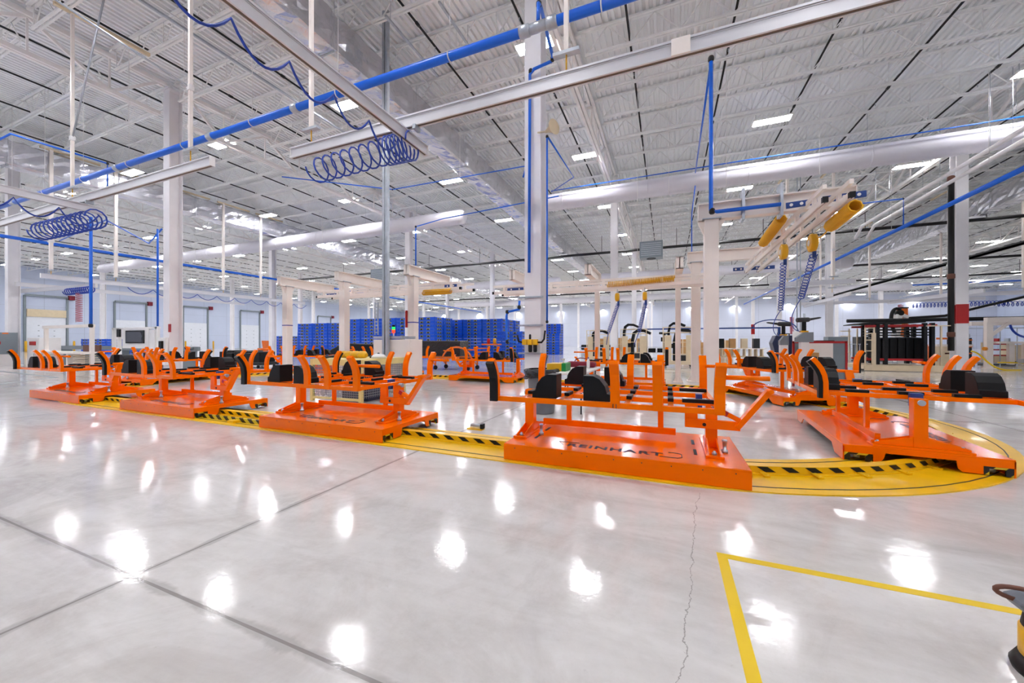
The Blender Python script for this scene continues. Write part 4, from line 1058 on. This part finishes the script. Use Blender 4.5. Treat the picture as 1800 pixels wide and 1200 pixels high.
MB().lathe([(.1, .055), (.112, .065), (.112, .165), (.1, .17)], (0, 0, 0), 28).build('yellow_band', 'yellow_plastic', o)
MB().lathe([(.1, .17), (.106, .175), (.1, .215), (.07, .22)], (0, 0, 0), 28).build('collar', 'black', o)
MB().prism([(-.13, -.05, .25), (.13, -.05, .25), (.15, -.05, .285), (-.1, -.05, .31), (-.15, -.05, .285)], (0, .1, 0)).build('head', 'grey', o, .01)
MB().lathe([(.035, .22), (.035, .25)], (0, 0, 0), 14).build('neck', 'yellow_plastic', o)
MB().tube(bez((-.12, 0, .28), (-.25, 0, .3), (-.2, 0, .36), (0, 0, .31), 12), .009, 8).build('strap', 'brown', o)

# ------------------------------------------------------------------ left side equipment
def dock(y, n, closed=True):
    d = thing(f'door_{n}', f'white sectional dock door, {ORD[n]} along the left wall', 'door', (XL, y, 0)); struct(d)
    MB().box(.0, -1.75, .0, .1, 1.75, 4.6).build('panel', 'door', d)
    for s in (-1, 1): MB().box(0, s * 1.9 - .1, 0, .22, s * 1.9 + .1, 7.4).build('track', 'greybox', d)
    if n == 1: MB().box(.1, -1.75, 4.6, .3, 1.75, 5.6).build('header_board', 'beige', d)
    MB().box(.1, -1.9, 7.3, .4, 1.9, 7.55).build('spring_shaft', 'greybox', d)
    MB().box(.1, 1.95, 7.1, .6, 2.5, 7.7).build('operator', 'maroon', d)
    for z in (.6, 1.3, 2.0, 2.7, 3.4): 
        for yy in (-.7, .7): MB().box(.1, yy - .07, z, .125, yy + .07, z + .08).build('hinge', 'greybox', d)
for n, y in enumerate((23.2, 31.9, 40.7, 50.2, 68), 1): dock(y, n)
for i, (y) in enumerate((21.1, 25.4, 38.6, 42.9)):
    o = MB().lathe([(.12, 0), (.12, 1.3), (.06, 1.37)], (XL + 1.2, y, 0), 12).build('bollard', 'yellow_plastic'); tag(o, f'yellow bollard guarding a dock door on the left wall, {ORD[i + 1]} from the front', 'bollard', 'dock bollards')
o = thing('electrical_panel', 'large grey electrical panel on the column at the left edge', 'electrical panel', (-32.5, 7.9, 0))
MB().box(-.15, -1.4, .63, .15, .72, 1.78).build('enclosure', 'greybox', o, .01); MB().box(.15, .05, 1.15, .165, .15, 1.3).build('latch', 'red', o); MB().box(.15, .2, 1.7, .16, .4, 1.76).build('warning_label', 'orange_dull', o)
MB().box(-.12, -.35, 0, .1, .6, .63).build('plinth', 'white', o)
def cone(x, y, label, s=1.):
    o = thing('traffic_cone', label, 'traffic cone', (x, y, 0)); MB().lathe([(.13 * s, .03), (.03 * s, .72 * s)], (0, 0, 0), 16).build('cone_body', 'cone', o); MB().box(-.19 * s, -.19 * s, 0, .19 * s, .19 * s, .03).build('cone_base', 'cone', o)
cone(-25.2, 12.5, 'red traffic cone standing on the floor beyond the left carts')
cone(-31.9, 7.4, 'red traffic cone at the far left below the grey electrical panel', 1.25)
o = thing('work_frame', 'cream open work frame below the blue drop pipe on the left', 'work frame', (-27.7, 8.95, 0))
for x in (-2.4, 2.4): MB().box(x - .07, -.07, 0, x + .07, .07, 2.05).build('post', 'cream', o)
MB().box(-2.6, -.08, 1.98, 2.5, .08, 2.12).build('crossbeam', 'cream', o)
MB().box(-2.9, -.4, .7, 2.5, .4, .8).build('bench_top', 'cream', o)
for x in (-2.7, -1.5, .8): MB().box(x - .06, -.3, 0, x + .06, .3, .7).build('bench_leg', 'cream', o)
for k in range(6): MB().box(1.6, -.35, .1 + k * .1, 2.3, .35, .13 + k * .1).build('shelf', 'beige', o)
o = MB().box(-26.9, 9.2, .8, -25.3, 9.28, 1.12).build('brown_panel', 'brown'); tag(o, 'brown board standing behind the cream work frame bench', 'board')
o = thing('roller_conveyor', 'long grey roller conveyor behind the cream work frame', 'conveyor', (-30, 10.6, 0)); MB().box(-3.5, -.3, .85, 9.5, -.22, 1.05).build('side_rail', 'greybox', o); MB().box(-3.5, .22, .85, 9.5, .3, 1.05).build('side_rail', 'greybox', o)
for k in range(40): MB().tube([(-3.4 + k * .32, -.22, .98), (-3.4 + k * .32, .22, .98)], .05, 8).build('roller', 'galv', o)
for x in (-3.2, 0, 3.2, 6.4, 9.2): MB().box(x - .05, -.3, 0, x + .05, .3, .85).build('leg', 'greybox', o)
o = thing('machine_cabinet', 'white machine cabinet with red label beside the electrical panel', 'machine', (-31.6, 9.3, 0)); MB().box(-.6, -.4, 0, .8, .4, 1.5).build('body', 'white', o, .01); MB().box(-.3, -.42, 1.1, .45, -.4, 1.3).build('warning_label', 'red', o); MB().tube([(.4, -.42, .6), (.4, -.4, .6)], .15, 14).build('gauge', 'dark', o)
o = thing('kiosk_panel', 'white operator panel with a wide dark monitor beside the left white column', 'operator panel', (-21.4, 9.0, 0))
for x in (-2.0, -1.55, 1.5): MB().box(x - .06, -.06, 0, x + .06, .06, 1.92).build('post', 'white', o)
MB().box(-1.1, -.08, 1.0, 1.0, .02, 1.9).build('panel', 'white', o, .01); MB().box(-.75, -.12, 1.22, .7, -.08, 1.78).build('monitor', 'black', o); MB().box(-.68, -.125, 1.28, .63, -.12, 1.72).build('screen', 'screen', o)
MB().box(-2.05, -.06, 1.84, 1.6, .06, 1.92).build('top_rail', 'white', o); MB().box(-1.45, -.14, 1.5, -1.2, -.08, 1.85).build('scanner', 'black', o); MB().box(1.1, -.1, .9, 1.5, 0, 1.8).build('side_column', 'white', o)
for i, (x, y, lab) in enumerate(((-24.6, 11.5, 'black parts dolly left of the operator panel'), (-19.4, 12.5, 'black parts dolly behind the operator panel'), (-22.5, 14.0, 'black parts dolly farther back beyond the operator panel'))):
    o = thing('parts_dolly', lab, 'dolly', (x, y, 0)); MB().box(-1.4, -.5, .15, 1.4, .5, .3).build('platform', 'dark', o)
    for k in range(4): MB().box(-1.3 + k * .68, -.4, .3, -.75 + k * .68, .4, .72 + .08 * (k % 2)).build('bin', 'black', o, .03)
    for sx in (-1, 1): 
        for sy in (-1, 1): MB().tube([(sx * 1.2, sy * .4 - .03, .075), (sx * 1.2, sy * .4 + .03, .075)], .075, 10).build('wheel', 'black', o)
def forklift(x, y, rz, m, label):
    o = thing('forklift', label, 'forklift', (x, y, 0), rz)
    MB().prism([(-1.1, -.5, .3), (.7, -.5, .3), (.7, -.5, .9), (0, -.5, .8), (-.3, -.5, 1.05), (-1.1, -.5, 1.0)], (0, 1.0, 0)).build('body', m, o, .03)
    for sx in (-.85, .6):
        for sy in (-1, 1): MB().tube([(sx, sy * .5 - .1, .3), (sx, sy * .5 + .1, .3)], .3, 16).build('wheel', 'black', o)
    for sx, sy in ((-.9, -.45), (-.9, .45), (.5, -.45), (.5, .45)): MB().beam((sx, sy, .9), (sx * .8, sy * .9, 2.15), .07, .07).build('cage_post', 'black', o)
    MB().box(-.8, -.48, 2.12, .5, .48, 2.18).build('roof_guard', 'black', o)
    for sy in (-.3, .3): MB().box(.78, sy - .06, .1, .9, sy + .06, 2.3).build('mast', 'dark', o)
    MB().box(.78, -.36, 1.1, .84, .36, 1.2).build('mast_crossbar', 'dark', o)
    for sy in (-.22, .22): MB().box(.9, sy - .05, .06, 1.9, sy + .05, .11).build('fork', 'dark', o)
    MB().box(-.35, -.25, .95, .05, .25, 1.05).build('seat', 'black', o); MB().box(-.42, -.25, 1.05, -.3, .25, 1.5).build('backrest', 'black', o)
forklift(-37.4, 36, 5, 'orange_dull', 'orange and black forklift far back left of the blue crates')
forklift(12.2, 50, 120, 'dark', 'black forklift far back beside the far column with red band')
for i, (x, y) in enumerate(((-45, 33), (-41.2, 34), (-36, 34.8))):
    o = thing('equipment_frame', f'low black chassis frame on the floor before the dock wall, {["left", "middle", "right"][i]} one', 'chassis', (x, y, 0))
    MB().box(-1.7, -.4, .45, 1.7, .4, .6).build('beam', 'black', o)
    for k in range(5): MB().beam((-1.6 + k * .8, 0, .55), (-1.2 + k * .8, 0, 1.15), .06, .06).build('strut', 'dark', o)
    for k in range(4): MB().tube([(-1.4 + k * .9, -.35, .22), (-1.4 + k * .9, .35, .22)], .22, 10).build('roller', 'black', o)
o = thing('orange_attachment', 'orange bucket attachment standing among the black chassis frames', 'attachment', (-43.6, 30.6, 0)); MB().prism([(-.7, -.6, .5), (.6, -.6, .5), (.8, -.6, 1.4), (-.9, -.6, 1.4)], (0, 1.2, 0)).build('shell', 'orange_dull', o); MB().box(-1.8, -.5, 0, 2.4, .5, .5).build('beam', 'orange_dull', o)
o = thing('parts_trolley', 'orange wheeled trolley loaded with black panels before the crate wall', 'trolley', (-9.9, 15.2, 0))
b = MB(); b.box(-2.2, -.55, .52, 2.0, -.47, .6); b.box(-2.2, .47, .52, 2.0, .55, .6); b.box(-2.2, -.5, .52, -2.1, .5, .6); b.box(1.9, -.5, .52, 2.0, .5, .6); b.build('frame', 'orange_dull', o)
for x in (-1.8, .0, 1.7):
    for y in (-.45, .45):
        MB().beam((x - .35, y, .55), (x, y, .2), .06, .05).build('brace', 'orange_dull', o); MB().beam((x, y, .55), (x, y, .2), .06, .05).build('leg', 'orange_dull', o); MB().tube([(x, y - .03, .1), (x, y + .03, .1)], .1, 12).build('caster', 'black', o)
MB().tube(bez((.4, -.5, .55), (.6, -.5, 1.2), (1.6, -.5, 1.2), (1.9, -.5, .6), 12), .04, 8).build('hoop_rail', 'orange_dull', o)
for k in range(3): MB().box(2.0, -.4, .65 + k * .16, 2.4, .4, .69 + k * .16).build('step', 'orange_dull', o)
o2 = thing('wrapped_panel', 'black plastic-wrapped panel lying on the orange trolley', 'panel', (-10.4, 15.3, .62)); MB().box(-1.6, -.45, 0, 1.7, .45, .72).build('body', 'bag', o2, .05)
o2 = thing('black_cover', 'black moulded cover standing behind the mesh pen before the crates', 'cover', (-14.9, 15.6, 0)); MB().prism([(-2.2, -.4, 0), (2.2, -.4, 0), (2.2, -.4, .9), (1.2, -.4, 1.15), (-1.2, -.4, 1.2), (-2.2, -.4, .8)], (0, .8, 0)).build('body', 'black', o2, .05)
for i, (c_, x) in enumerate((('red', -7.45), ('yellow_plastic', -7.15))):
    o = MB().lathe([(.07, 0), (.07, .2), (.05, .24)], (x, 15.3, 1.2), 12).build('marker_can', c_); tag(o, f'{"red" if i == 0 else "yellow"} can standing on the trolley steps before the crates', 'can')
MB().box(-7.7, 15.1, 1.14, -6.9, 15.5, 1.2).build('top_step', 'orange_dull', None)
o = bpy.data.objects['top_step']; o.parent = bpy.data.objects['parts_trolley']; o.matrix_parent_inverse = Matrix.Identity(4); o.location = (9.9, -15.2, 0)

# ------------------------------------------------------------------ centre background: racks and boxes
def rack(x, y, rz, label, arcs=2):
    o = thing('transport_rack', label, 'rack', (x, y, 0), rz)
    MB().box(-.75, -.6, .12, .75, .6, .3).build('base', 'beige', o, .01)
    for sx in (-.66, .36): MB().box(sx, -.6, .3, sx + .34, -.54, 1.62).build('side_panel', 'beige', o)
    for sx in (-.74, .7): 
        for sy in (-.58, .56): MB().box(sx, sy, .3, sx + .04, sy + .04, 2.05).build('corner_post', 'beige', o)
    for z in (.62, 1.25, 1.75, 2.02): MB().box(-.74, -.585, z, .74, -.56, z + .03).build('rail', 'beige', o); MB().box(-.74, .56, z, .74, .585, z + .03).build('rail', 'beige', o)
    for sx in (-.6, .6):
        for sy in (-.4, .4): MB().tube([(sx, sy - .03, .06), (sx, sy + .03, .06)], .06, 10).build('caster', 'black', o)
    return o
def fender(x, y, z, rz, label, s=1.):
    o = thing('black_fender', label, 'machine part', (x, y, z), rz)
    pts = [(-.35, 0, 0), (-.35, 0, .9), (-.28, 0, 1.25), (-.1, 0, 1.38), (.2, 0, 1.36), (.5, 0, 1.22)]
    b = MB(); vs = []; fs = []
    for i, p in enumerate(pts):
        for dy, dz in ((-.25, -.04), (.25, -.04), (.25, .04), (-.25, .04)):
            q = Vector(p); a = pts[max(0, i - 1)]; c = pts[min(len(pts) - 1, i + 1)]; t = (Vector(c) - Vector(a)).normalized(); n = Vector((-t.z, 0, t.x))
            q = q + Vector((0, dy, 0)) + n * dz * 1.6; vs.append((q.x * s, q.y * s, q.z * s))
    for i in range(len(pts) - 1):
        for k in range(4): fs.append((i * 4 + k, i * 4 + (k + 1) % 4, i * 4 + 4 + (k + 1) % 4, i * 4 + 4 + k))
    fs += [(3, 2, 1, 0), tuple((len(pts) - 1) * 4 + k for k in range(4))]
    b.add(vs, fs); b.build('shell', 'blackpad', o); MB().box(-.3 * s, -.2 * s, 0, .3 * s, .2 * s, .25 * s).build('mount', 'dark', o)
rack(.52, 21.6, 0, 'beige transport rack right of the flared gantry post'); fender(.4, 21.8, .95, 0, 'curved black fender part standing in the right beige rack', .95); fender(.75, 21.5, .3, 0, 'lower curved black part in the right beige rack', 1.15)
rack(-1.85, 23.9, 0, 'beige transport rack with loaded black parts, middle of the three'); fender(-2.1, 24.1, .95, 0, 'curved black fender part standing in the middle beige rack', 1.0); fender(-1.5, 23.7, .3, 0, 'lower curved black part in the middle beige rack', 1.2)
rack(-4.2, 25.5, 0, 'beige transport rack nearest the middle column'); fender(-4.2, 25.6, .3, 0, 'curved black part standing in the beige rack nearest the middle column', 1.25)
boxes = [(-9.6, 58, 1.7), (-6.9, 59, 1.8), (-3.9, 50, 1.5), (-3.1, 44, 1.6), (3.0, 50, 1.4), (5.4, 44, 1.4), (3.5, 44, 1.2), (1.5, 44, 1.5)]
for i, (x, y, s) in enumerate(boxes):
    for k in range(2):
        o = thing('cardboard_box', f'brown cardboard box, {"upper" if k else "lower"} of the {ORD[i + 1]} pile before the back wall', 'box', (x, y, k * s * .52)); MB().box(-s / 2, -s / 2, 0, s / 2, s / 2, s * .5).build('carton', 'card', o); MB().box(-.06, -s / 2 - .01, 0, .06, -s / 2, s * .5).build('tape_strip', 'beige', o)
o = thing('black_skid', 'black moulded skid lying right of the tall crate stack', 'machine part', (-8.0, 47, 0)); MB().box(-1.9, -.5, .25, 1.9, .5, .9).build('body', 'black', o, .1); MB().box(-2.1, -.55, .5, 2.1, -.5, .6).build('rail', 'galv', o)
o = thing('parts_shelf', 'low shelving with black bins between the beige racks', 'shelf', (-.9, 26.5, 0))
for z in (.2, .55, .9): MB().box(-.9, -.3, z, .9, .3, z + .04).build('shelf_board', 'galv', o)
for x in (-.88, .84): MB().box(x, -.3, 0, x + .04, .3, 1.2).build('upright', 'galv', o)
for k in range(3): MB().box(-.8 + k * .55, -.25, .59, -.35 + k * .55, .25, .85).build('bin', 'black', o)
o = thing('tool_pedestal', 'dark tool on a pedestal between the beige racks', 'tool stand', (-.15, 24.2, 0)); MB().box(-.1, -.1, 0, .1, .1, 1.3).build('pedestal', 'dark', o); MB().box(-.2, -.12, 1.3, .12, .12, 1.55).build('holster', 'black', o); MB().tube([(-.3, 0, 1.8), (.3, 0, 1.78)], .07, 10).build('tool_barrel', 'dark', o); MB().box(-.05, -.05, 1.5, .07, .05, 1.78).build('tool_grip', 'dark', o)
o = thing('pipe_rail', 'dark blue pipe rail with upright running behind the tall gantry posts', 'rail', (0, 31, 0)); MB().box(-3.2, -.05, 2.2, 7.15, .05, 2.3).build('top_rail', 'bluedark', o); MB().box(7.05, -.06, 0, 7.2, .06, 2.3).build('upright', 'bluedark', o); MB().box(-3.2, -.05, 0, -3.1, .05, 2.2).build('upright', 'bluedark', o)
o = thing('parts_rack', 'beige storage rack with upright slots behind the tall gantry posts', 'rack', (4.6, 30, 0)); MB().box(-1.5, -.4, .2, 1.5, .4, .3).build('base', 'beige', o); MB().box(-1.5, -.4, .78, 1.5, .4, .84).build('mid_shelf', 'cream', o)
for k in range(9): MB().box(-1.45 + k * .34, -.4, .3, -1.38 + k * .34, .4, .8).build('divider', 'beige', o); 
for k in range(4): MB().box(-1.3 + k * .7, -.3, .84, -.95 + k * .7, .3, 1.5).build('bin', ['black', 'card', 'beige', 'dark'][k], o)
o = thing('black_machine', 'black machine housing on the floor right of the storage rack', 'machine', (7.7, 30.4, 0)); MB().prism([(-1.0, -.5, .3), (1.1, -.5, .3), (.9, -.5, 1.0), (.8, -.5, 1.7), (-1.0, -.5, 1.7), (-1.2, -.5, 1.2)], (0, 1, 0)).build('housing', 'navy', o, .04); MB().box(-.8, -.4, 0, .8, .4, .3).build('base', 'black', o)
o = thing('control_box', 'grey control box on a strut post with an arched conduit', 'control box', (5.9, 21.5, 0)); MB().box(-.02, -.05, 0, .06, .05, 2.6).build('post', 'galv', o); MB().box(-.42, -.12, 1.15, .0, .06, 1.78).build('enclosure', 'white', o, .01); MB().tube([(-.25, -.14, 1.3), (-.25, -.12, 1.3)], .04, 10).build('selector', 'yellow_plastic', o); MB().tube(bez((-2.0, .2, 2.0), (-1.9, .1, 2.5), (-.3, 0, 2.5), (-.2, 0, 1.78), 14), .025, 8).build('conduit', 'bluedark', o)
for x in (-.25, -.12): MB().tube([(x, 0, 1.78), (x, 0, 9.0)], .025, 6).build('supply_pipe', 'galv', o)
o = thing('black_cart', 'tall black wheeled stand beside the grey control box', 'stand', (6.5, 21.2, 0)); 
for sx in (-.38, .3): MB().box(sx, -.2, .1, sx + .08, .2, 1.3).build('upright', 'black', o)
MB().box(-.3, -.22, .95, .4, .2, 1.35).build('hood', 'black', o, .02); MB().box(-.4, -.3, .05, .4, .3, .12).build('base', 'black', o); MB().box(-.2, -.1, .45, .2, .1, .85).build('carton', 'white', o)
o = thing('weld_screen', 'red-framed dark screen behind the carts at right', 'screen', (4.0, 13.3, 0)); 
for x in (-.62, .6): MB().box(x, -.03, 0, x + .05, .03, 1.3).build('frame_post', 'red', o)
MB().box(-.62, -.03, 1.25, .65, .03, 1.31).build('frame_top', 'red', o); MB().box(-.6, -.01, .1, .6, .01, 1.25).build('curtain', 'greybox', o)
for i, (x, lab) in enumerate(((3.75, 'large cream board leaning on the red-framed screen, left one'), (4.05, 'large cream board leaning on the red-framed screen, right one'))):
    o = MB().box(x - .25, 13.0 + i * .1, 0, x + .22, 13.06 + i * .1, 1.25).build('cream_board', 'cream'); tag(o, lab, 'board')
o = thing('cardboard_box', 'brown cardboard box with white sticker before the cream boards', 'box', (3.62, 12.7, .55)); MB().box(-.17, -.15, 0, .17, .15, .45).build('carton', 'card', o, .01); MB().box(.05, -.155, .15, .12, -.15, .23).build('sticker', 'white', o); MB().box(-.2, -.18, -.55, .2, .18, 0).build('pallet_stand', 'beige', o)
def guard_fence(x0, y0, x1, y1, h, label, n=14):
    o = thing('guard_fence', label, 'fence'); p = Vector((x0, y0, 0)); q = Vector((x1, y1, 0)); up = Vector((0, 0, 1))
    for z in (.15, h): MB().beam(p + up * z, q + up * z, .05, .05).build('rail', 'galv', o)
    for k in range(n + 1): c = p.lerp(q, k / n); MB().beam(c, c + up * h, .03, .03).build('picket', 'galv', o)
guard_fence(8.8, 27, 11.6, 27, 1.15, 'grey barrier fence left of the black rack')
# tall black rack with cream carriers
def big_rack():
    o = thing('parts_carrier', 'large rack with black uprights, red beams and beige frames', 'rack', (10.0, 22.3, 0))
    MB().box(-1.9, -.9, .08, 2.0, .9, .28).build('base', 'beige', o, .01); MB().box(-1.85, -.95, .02, 1.95, -.88, .16).build('base_lip', 'beige', o)
    for z in (.48, 2.02): MB().box(-1.7, -.7, z, 1.8, -.6, z + .1).build('cross_beam', 'red', o); MB().box(-1.7, .6, z, 1.8, .7, z + .1).build('cross_beam', 'red', o)
    for x in (-1.15, -.75, 1.15, 1.5):
        for y in (-.75, .55): MB().box(x, y, .3, x + .16, y + .18, 2.18).build('upright', 'black', o)
    for z in (1.62, 1.74, 1.88): MB().box(-1.2, -.5, z, 1.8, .5, z + .05).build('tray', 'black', o)
    MB().box(-1.1, .0, 1.5, 1.5, .06, 1.56).build('tray_edge', 'galv', o)
    for k in range(13): MB().box(-1.0 + k * .2, -.3 + .05 * (k % 2), .5, -.83 + k * .2, .3, 1.52).build('hanging_panel', 'blackpad', o)
    MB().prism([(-2.1, -.8, 2.14), (1.2, -.8, 2.2), (1.2, -.8, 2.26), (-1.5, -.8, 2.26), (-2.1, -.8, 2.18)], (0, 1.6, 0)).build('cover', 'black', o)
    for x in (-1.8, -1.35):
        for y in (-.85, .75): MB().box(x, y, .28, x + .06, y + .06, 2.0).build('carrier_post', 'beige', o)
    MB().box(-1.45, -.87, .28, -1.25, -.8, 1.75).build('carrier_panel', 'beige', o)
    for z in (.9, 1.4, 1.7, 1.95): MB().box(-1.8, -.86, z, -1.3, -.82, z + .04).build('carrier_rail', 'beige', o); MB().box(-2.4, .5, z - .1, -1.8, .54, z - .06).build('carrier_rail', 'beige', o)
    MB().box(1.85, -.85, .28, 1.92, -.78, 2.05).build('carrier_post', 'beige', o); MB().box(1.2, -.86, 2.02, 2.3, -.8, 2.06).build('carrier_rail', 'beige', o)
    o.location.x = 9.35; o.scale = (.68, 1, .96)
    return o
big_rack()
def robot(x, y, rz, label):
    o = thing('robot_arm', label, 'robot', (x, y, 0), rz)
    MB().box(-.3, -.3, 0, .3, .3, 1.2).build('pedestal', 'white', o); MB().tube([(0, 0, 1.2), (0, 0, 1.6)], .25, 16).build('turret', 'white', o)
    MB().beam((0, 0, 1.6), (.15, 0, 3.0), .2, .26).build('lower_arm', 'white', o, .03); MB().beam((.15, 0, 2.95), (.9, 0, 2.6), .18, .2).build('forearm', 'white', o, .03)
    MB().tube(bez((-.1, 0, 1.8), (-.5, 0, 2.6), (-.3, 0, 3.5), (.2, 0, 3.2), 12), .09, 8).build('cable_pack', 'black', o)
    MB().tube([(.15, -.14, 3.0), (.15, .14, 3.0)], .16, 14).build('elbow_joint', 'black', o)
robot(12.65, 29.5, 20, 'white robot arm with black cable pack rising behind the black rack')
o = thing('orange_controller', 'tall orange controller box behind the black rack', 'controller', (13.25, 30.3, 0)); MB().box(-.19, -.2, 0, .19, .2, 3.3).build('housing', 'orange_dull', o, .02); MB().box(-.21, -.22, 3.3, .21, .22, 3.38).build('cap', 'dark', o); MB().box(-.45, -.12, 1.9, -.25, .12, 2.95).build('side_unit', 'white', o)
hose('black_cable', [(10.5, 23.4, 2.4), (12.0, 24, 2.5), (13.5, 24.6, 2.9), (15.5, 25.5, 3.4)], .06, 'black', 'black cable rising from the black rack towards the column')
o = MB().tube([(9.5, 27.2, 2.47), (24, 27.2, 2.47)], .1, 8).build('black_duct_rail', 'black'); tag(o, 'long black bar running behind the right-hand column', 'rail')
# cream fixture at the far right
def right_gantry():
    o = thing('weld_fixture_frame', 'cream overhead fixture frame at the right edge with diagonal braces', 'fixture', (14.35, 25.6, 0))
    MB().box(-.11, -.11, 0, .11, .11, 2.25).build('post', 'cream', o); MB().box(-.2, -.2, 0, .2, .2, .02).build('foot', 'cream', o)
    MB().box(-.1, -.12, 2.22, 6.0, .12, 2.46).build('top_beam', 'cream', o); MB().box(-.1, .9, 2.1, 6.0, 1.1, 2.3).build('rear_beam', 'cream', o)
    MB().beam((.05, 0, 1.55), (.75, 0, 2.25), .12, .12).build('brace', 'cream', o); MB().beam((1.6, 0, 2.25), (2.6, 0, 1.7), .12, .12).build('brace', 'cream', o)
    MB().box(.2, -.3, 1.2, 1.5, .3, 1.3).build('side_table', 'cream', o)
    for x in (.75, 1.25): MB().box(x - .09, -.09, .2, x + .09, .09, 1.2).build('table_leg', 'cream', o)
    MB().box(2.6, .2, 0, 3.0, .6, 2.2).build('tower', 'beige', o); MB().prism([(2.4, .1, 0), (3.2, .1, 0), (3.0, .1, .8), (2.6, .1, .8)], (0, .6, 0)).build('tower_foot', 'beige', o)
    MB().tube([(-.25, -.16, .95), (-.15, -.14, .95)], .09, 12).build('amber_lamp', 'amber', o)
    return o
right_gantry()
o = thing('silver_conveyor', 'low silver conveyor bed at the right edge before the cream fixture', 'conveyor', (17.4, 24.7, 0)); MB().box(-2.3, -.5, .55, 4, -.42, .7).build('side_rail', 'galv', o); MB().box(-2.3, -.5, .3, 4, .5, .5).build('bed', 'galv', o)
for k in range(5): MB().box(-2.2 + k * 1.1, -.48, 0, -2.1 + k * 1.1, -.4, .6).build('leg', 'galv', o)
for i, x in enumerate((15.4, 16.3, 16.9)): 
    o = MB().box(x - .18, 24.5, .5, x + .18, 24.8, .62).build('blue_tray', 'bluedark'); tag(o, f'small dark blue tray on the silver conveyor, {["left", "middle", "right"][i]} one', 'tray')
hose('yellow_hose', bez((13.0, 24.2, .85), (13.4, 24.2, .8), (13.5, 24.2, .1), (14.0, 24.0, .02), 10) + [Vector((14.6, 24.2, .02))], .035, 'yellow_tape', 'yellow hose dropping to the floor right of the red-banded column')
hose('yellow_hose', bez((14.5, 25.3, .3), (15.6, 25.3, .35), (15.8, 25.2, .2), (16.0, 25.0, .05), 10) + [Vector((16.6, 24.9, .03))], .03, 'yellow_tape', 'yellow hose trailing from the cream fixture post at right')
hose('blue_hose', bez((15.2, 25.8, 2.1), (15.3, 25.8, 1.5), (15.9, 25.8, 1.3), (16.4, 25.8, 1.65), 10), .05, 'bluehose', 'blue hose sagging below the cream fixture beam')
guard_fence(14.9, 28, 26, 28, 2.0, 'grey guard fence behind the cream fixture at right', 18)
o = thing('fixture_table', 'orange and white fixture table right of the red-banded column', 'fixture', (13.55, 26.6, 0)); MB().box(-.7, -.4, 1.05, .6, .4, 1.15).build('top', 'cream', o); MB().box(-.7, -.35, 1.4, .3, -.25, 1.5).build('clamp_bar', 'orange_dull', o); MB().box(.2, -.2, 1.4, .42, .1, 2.0).build('clamp_post', 'orange_dull', o); MB().box(-.6, -.3, .0, -.2, .3, 1.05).build('pedestal', 'beige', o); MB().box(.1, -.3, .0, .4, .3, 1.05).build('pedestal', 'orange_dull', o); MB().box(-.4, -.3, .65, .5, .3, .72).build('shelf', 'red', o)
o = thing('floor_mat', 'black floor mat on the concrete at the right edge', 'mat', (16.4, 21.8, 0)); MB().box(-1.0, -.6, 0, 2.0, .6, .05).build('pad', 'black', o)
# far machine line
for i, (x, y, w, m, lab) in enumerate(((16.5, 33, 1.4, 'orange_dull', 'orange machine module far behind the red-banded column'), (20.0, 33, 1.6, 'beige', 'beige machine module behind the guard fence at right'), (13.0, 33.5, .9, 'cream', 'cream machine module behind the black rack'), (9.9, 30, 1.0, 'greybox', 'grey wrapped pallet behind the grey barrier fence'), (11.6, 30.6, 1.0, 'dark', 'dark wrapped pallet behind the grey barrier fence'))):
    o = thing('machine_module', lab, 'machine', (x, y, 0)); MB().box(-w / 2, -.4, .1, w / 2, .4, 1.1 if i < 3 else 1.6).build('body', m, o, .02); MB().box(-w / 2 - .05, -.45, 0, w / 2 + .05, .45, .1).build('base', 'dark', o)

for i, (x, y, w, h, m1, m2, lab) in enumerate((
        (15.2, 29.2, .9, 1.5, 'dark', 'orange_dull', 'dark fixture stand with orange clamps behind the cream gantry post'),
        (16.9, 29.6, 1.1, 1.25, 'beige', 'red', 'beige fixture stand with red crossbars below the sagging blue hose'),
        (19.4, 29.4, 1.2, 1.6, 'greybox', 'orange_dull', 'grey fixture stand with orange clamps at the right edge'),
        (14.0, 32.2, .8, 1.9, 'cream', 'black', 'tall cream fixture stand right behind the red-banded column'))):
    o = thing('fixture_stand', lab, 'fixture', (x, y, 0))
    MB().box(-w / 2, -.35, 0, w / 2, .35, .12).build('base', 'dark', o)
    for sx in (-w / 2 + .06, w / 2 - .06): MB().box(sx - .06, -.12, .12, sx + .06, .12, h).build('upright', m1, o)
    for k in range(3): MB().box(-w / 2, -.16, h * (.4 + .25 * k), w / 2, -.1, h * (.4 + .25 * k) + .07).build('crossbar', m2, o)
    for k in range(3): MB().box(-w / 2 + .15 + k * (w - .3) / 2 - .04, -.2, h - .02, -w / 2 + .15 + k * (w - .3) / 2 + .04, .1, h + .22).build('clamp', m2 if k % 2 else 'galv', o)
    MB().box(-.25, -.3, .12, .2, .25, .5).build('drive_box', m1, o)

# ------------------------------------------------------------------ world and view
w = bpy.data.worlds.new('world'); SC.world = w; w.use_nodes = True
w.node_tree.nodes['Background'].inputs['Color'].default_value = (.8, .85, 1, 1); w.node_tree.nodes['Background'].inputs['Strength'].default_value = .3
SC.view_settings.view_transform = 'Standard'; SC.view_settings.look = 'None'; SC.view_settings.gamma = 1; SC.view_settings.use_curve_mapping = False
SC.view_settings.exposure = 0.86
SC.cycles.use_denoising = True
SC.cycles.max_bounces = 10; SC.cycles.diffuse_bounces = 7; SC.cycles.glossy_bounces = 4
SC.cycles.sample_clamp_indirect = 20
SC.cycles.caustics_reflective = False; SC.cycles.caustics_refractive = False
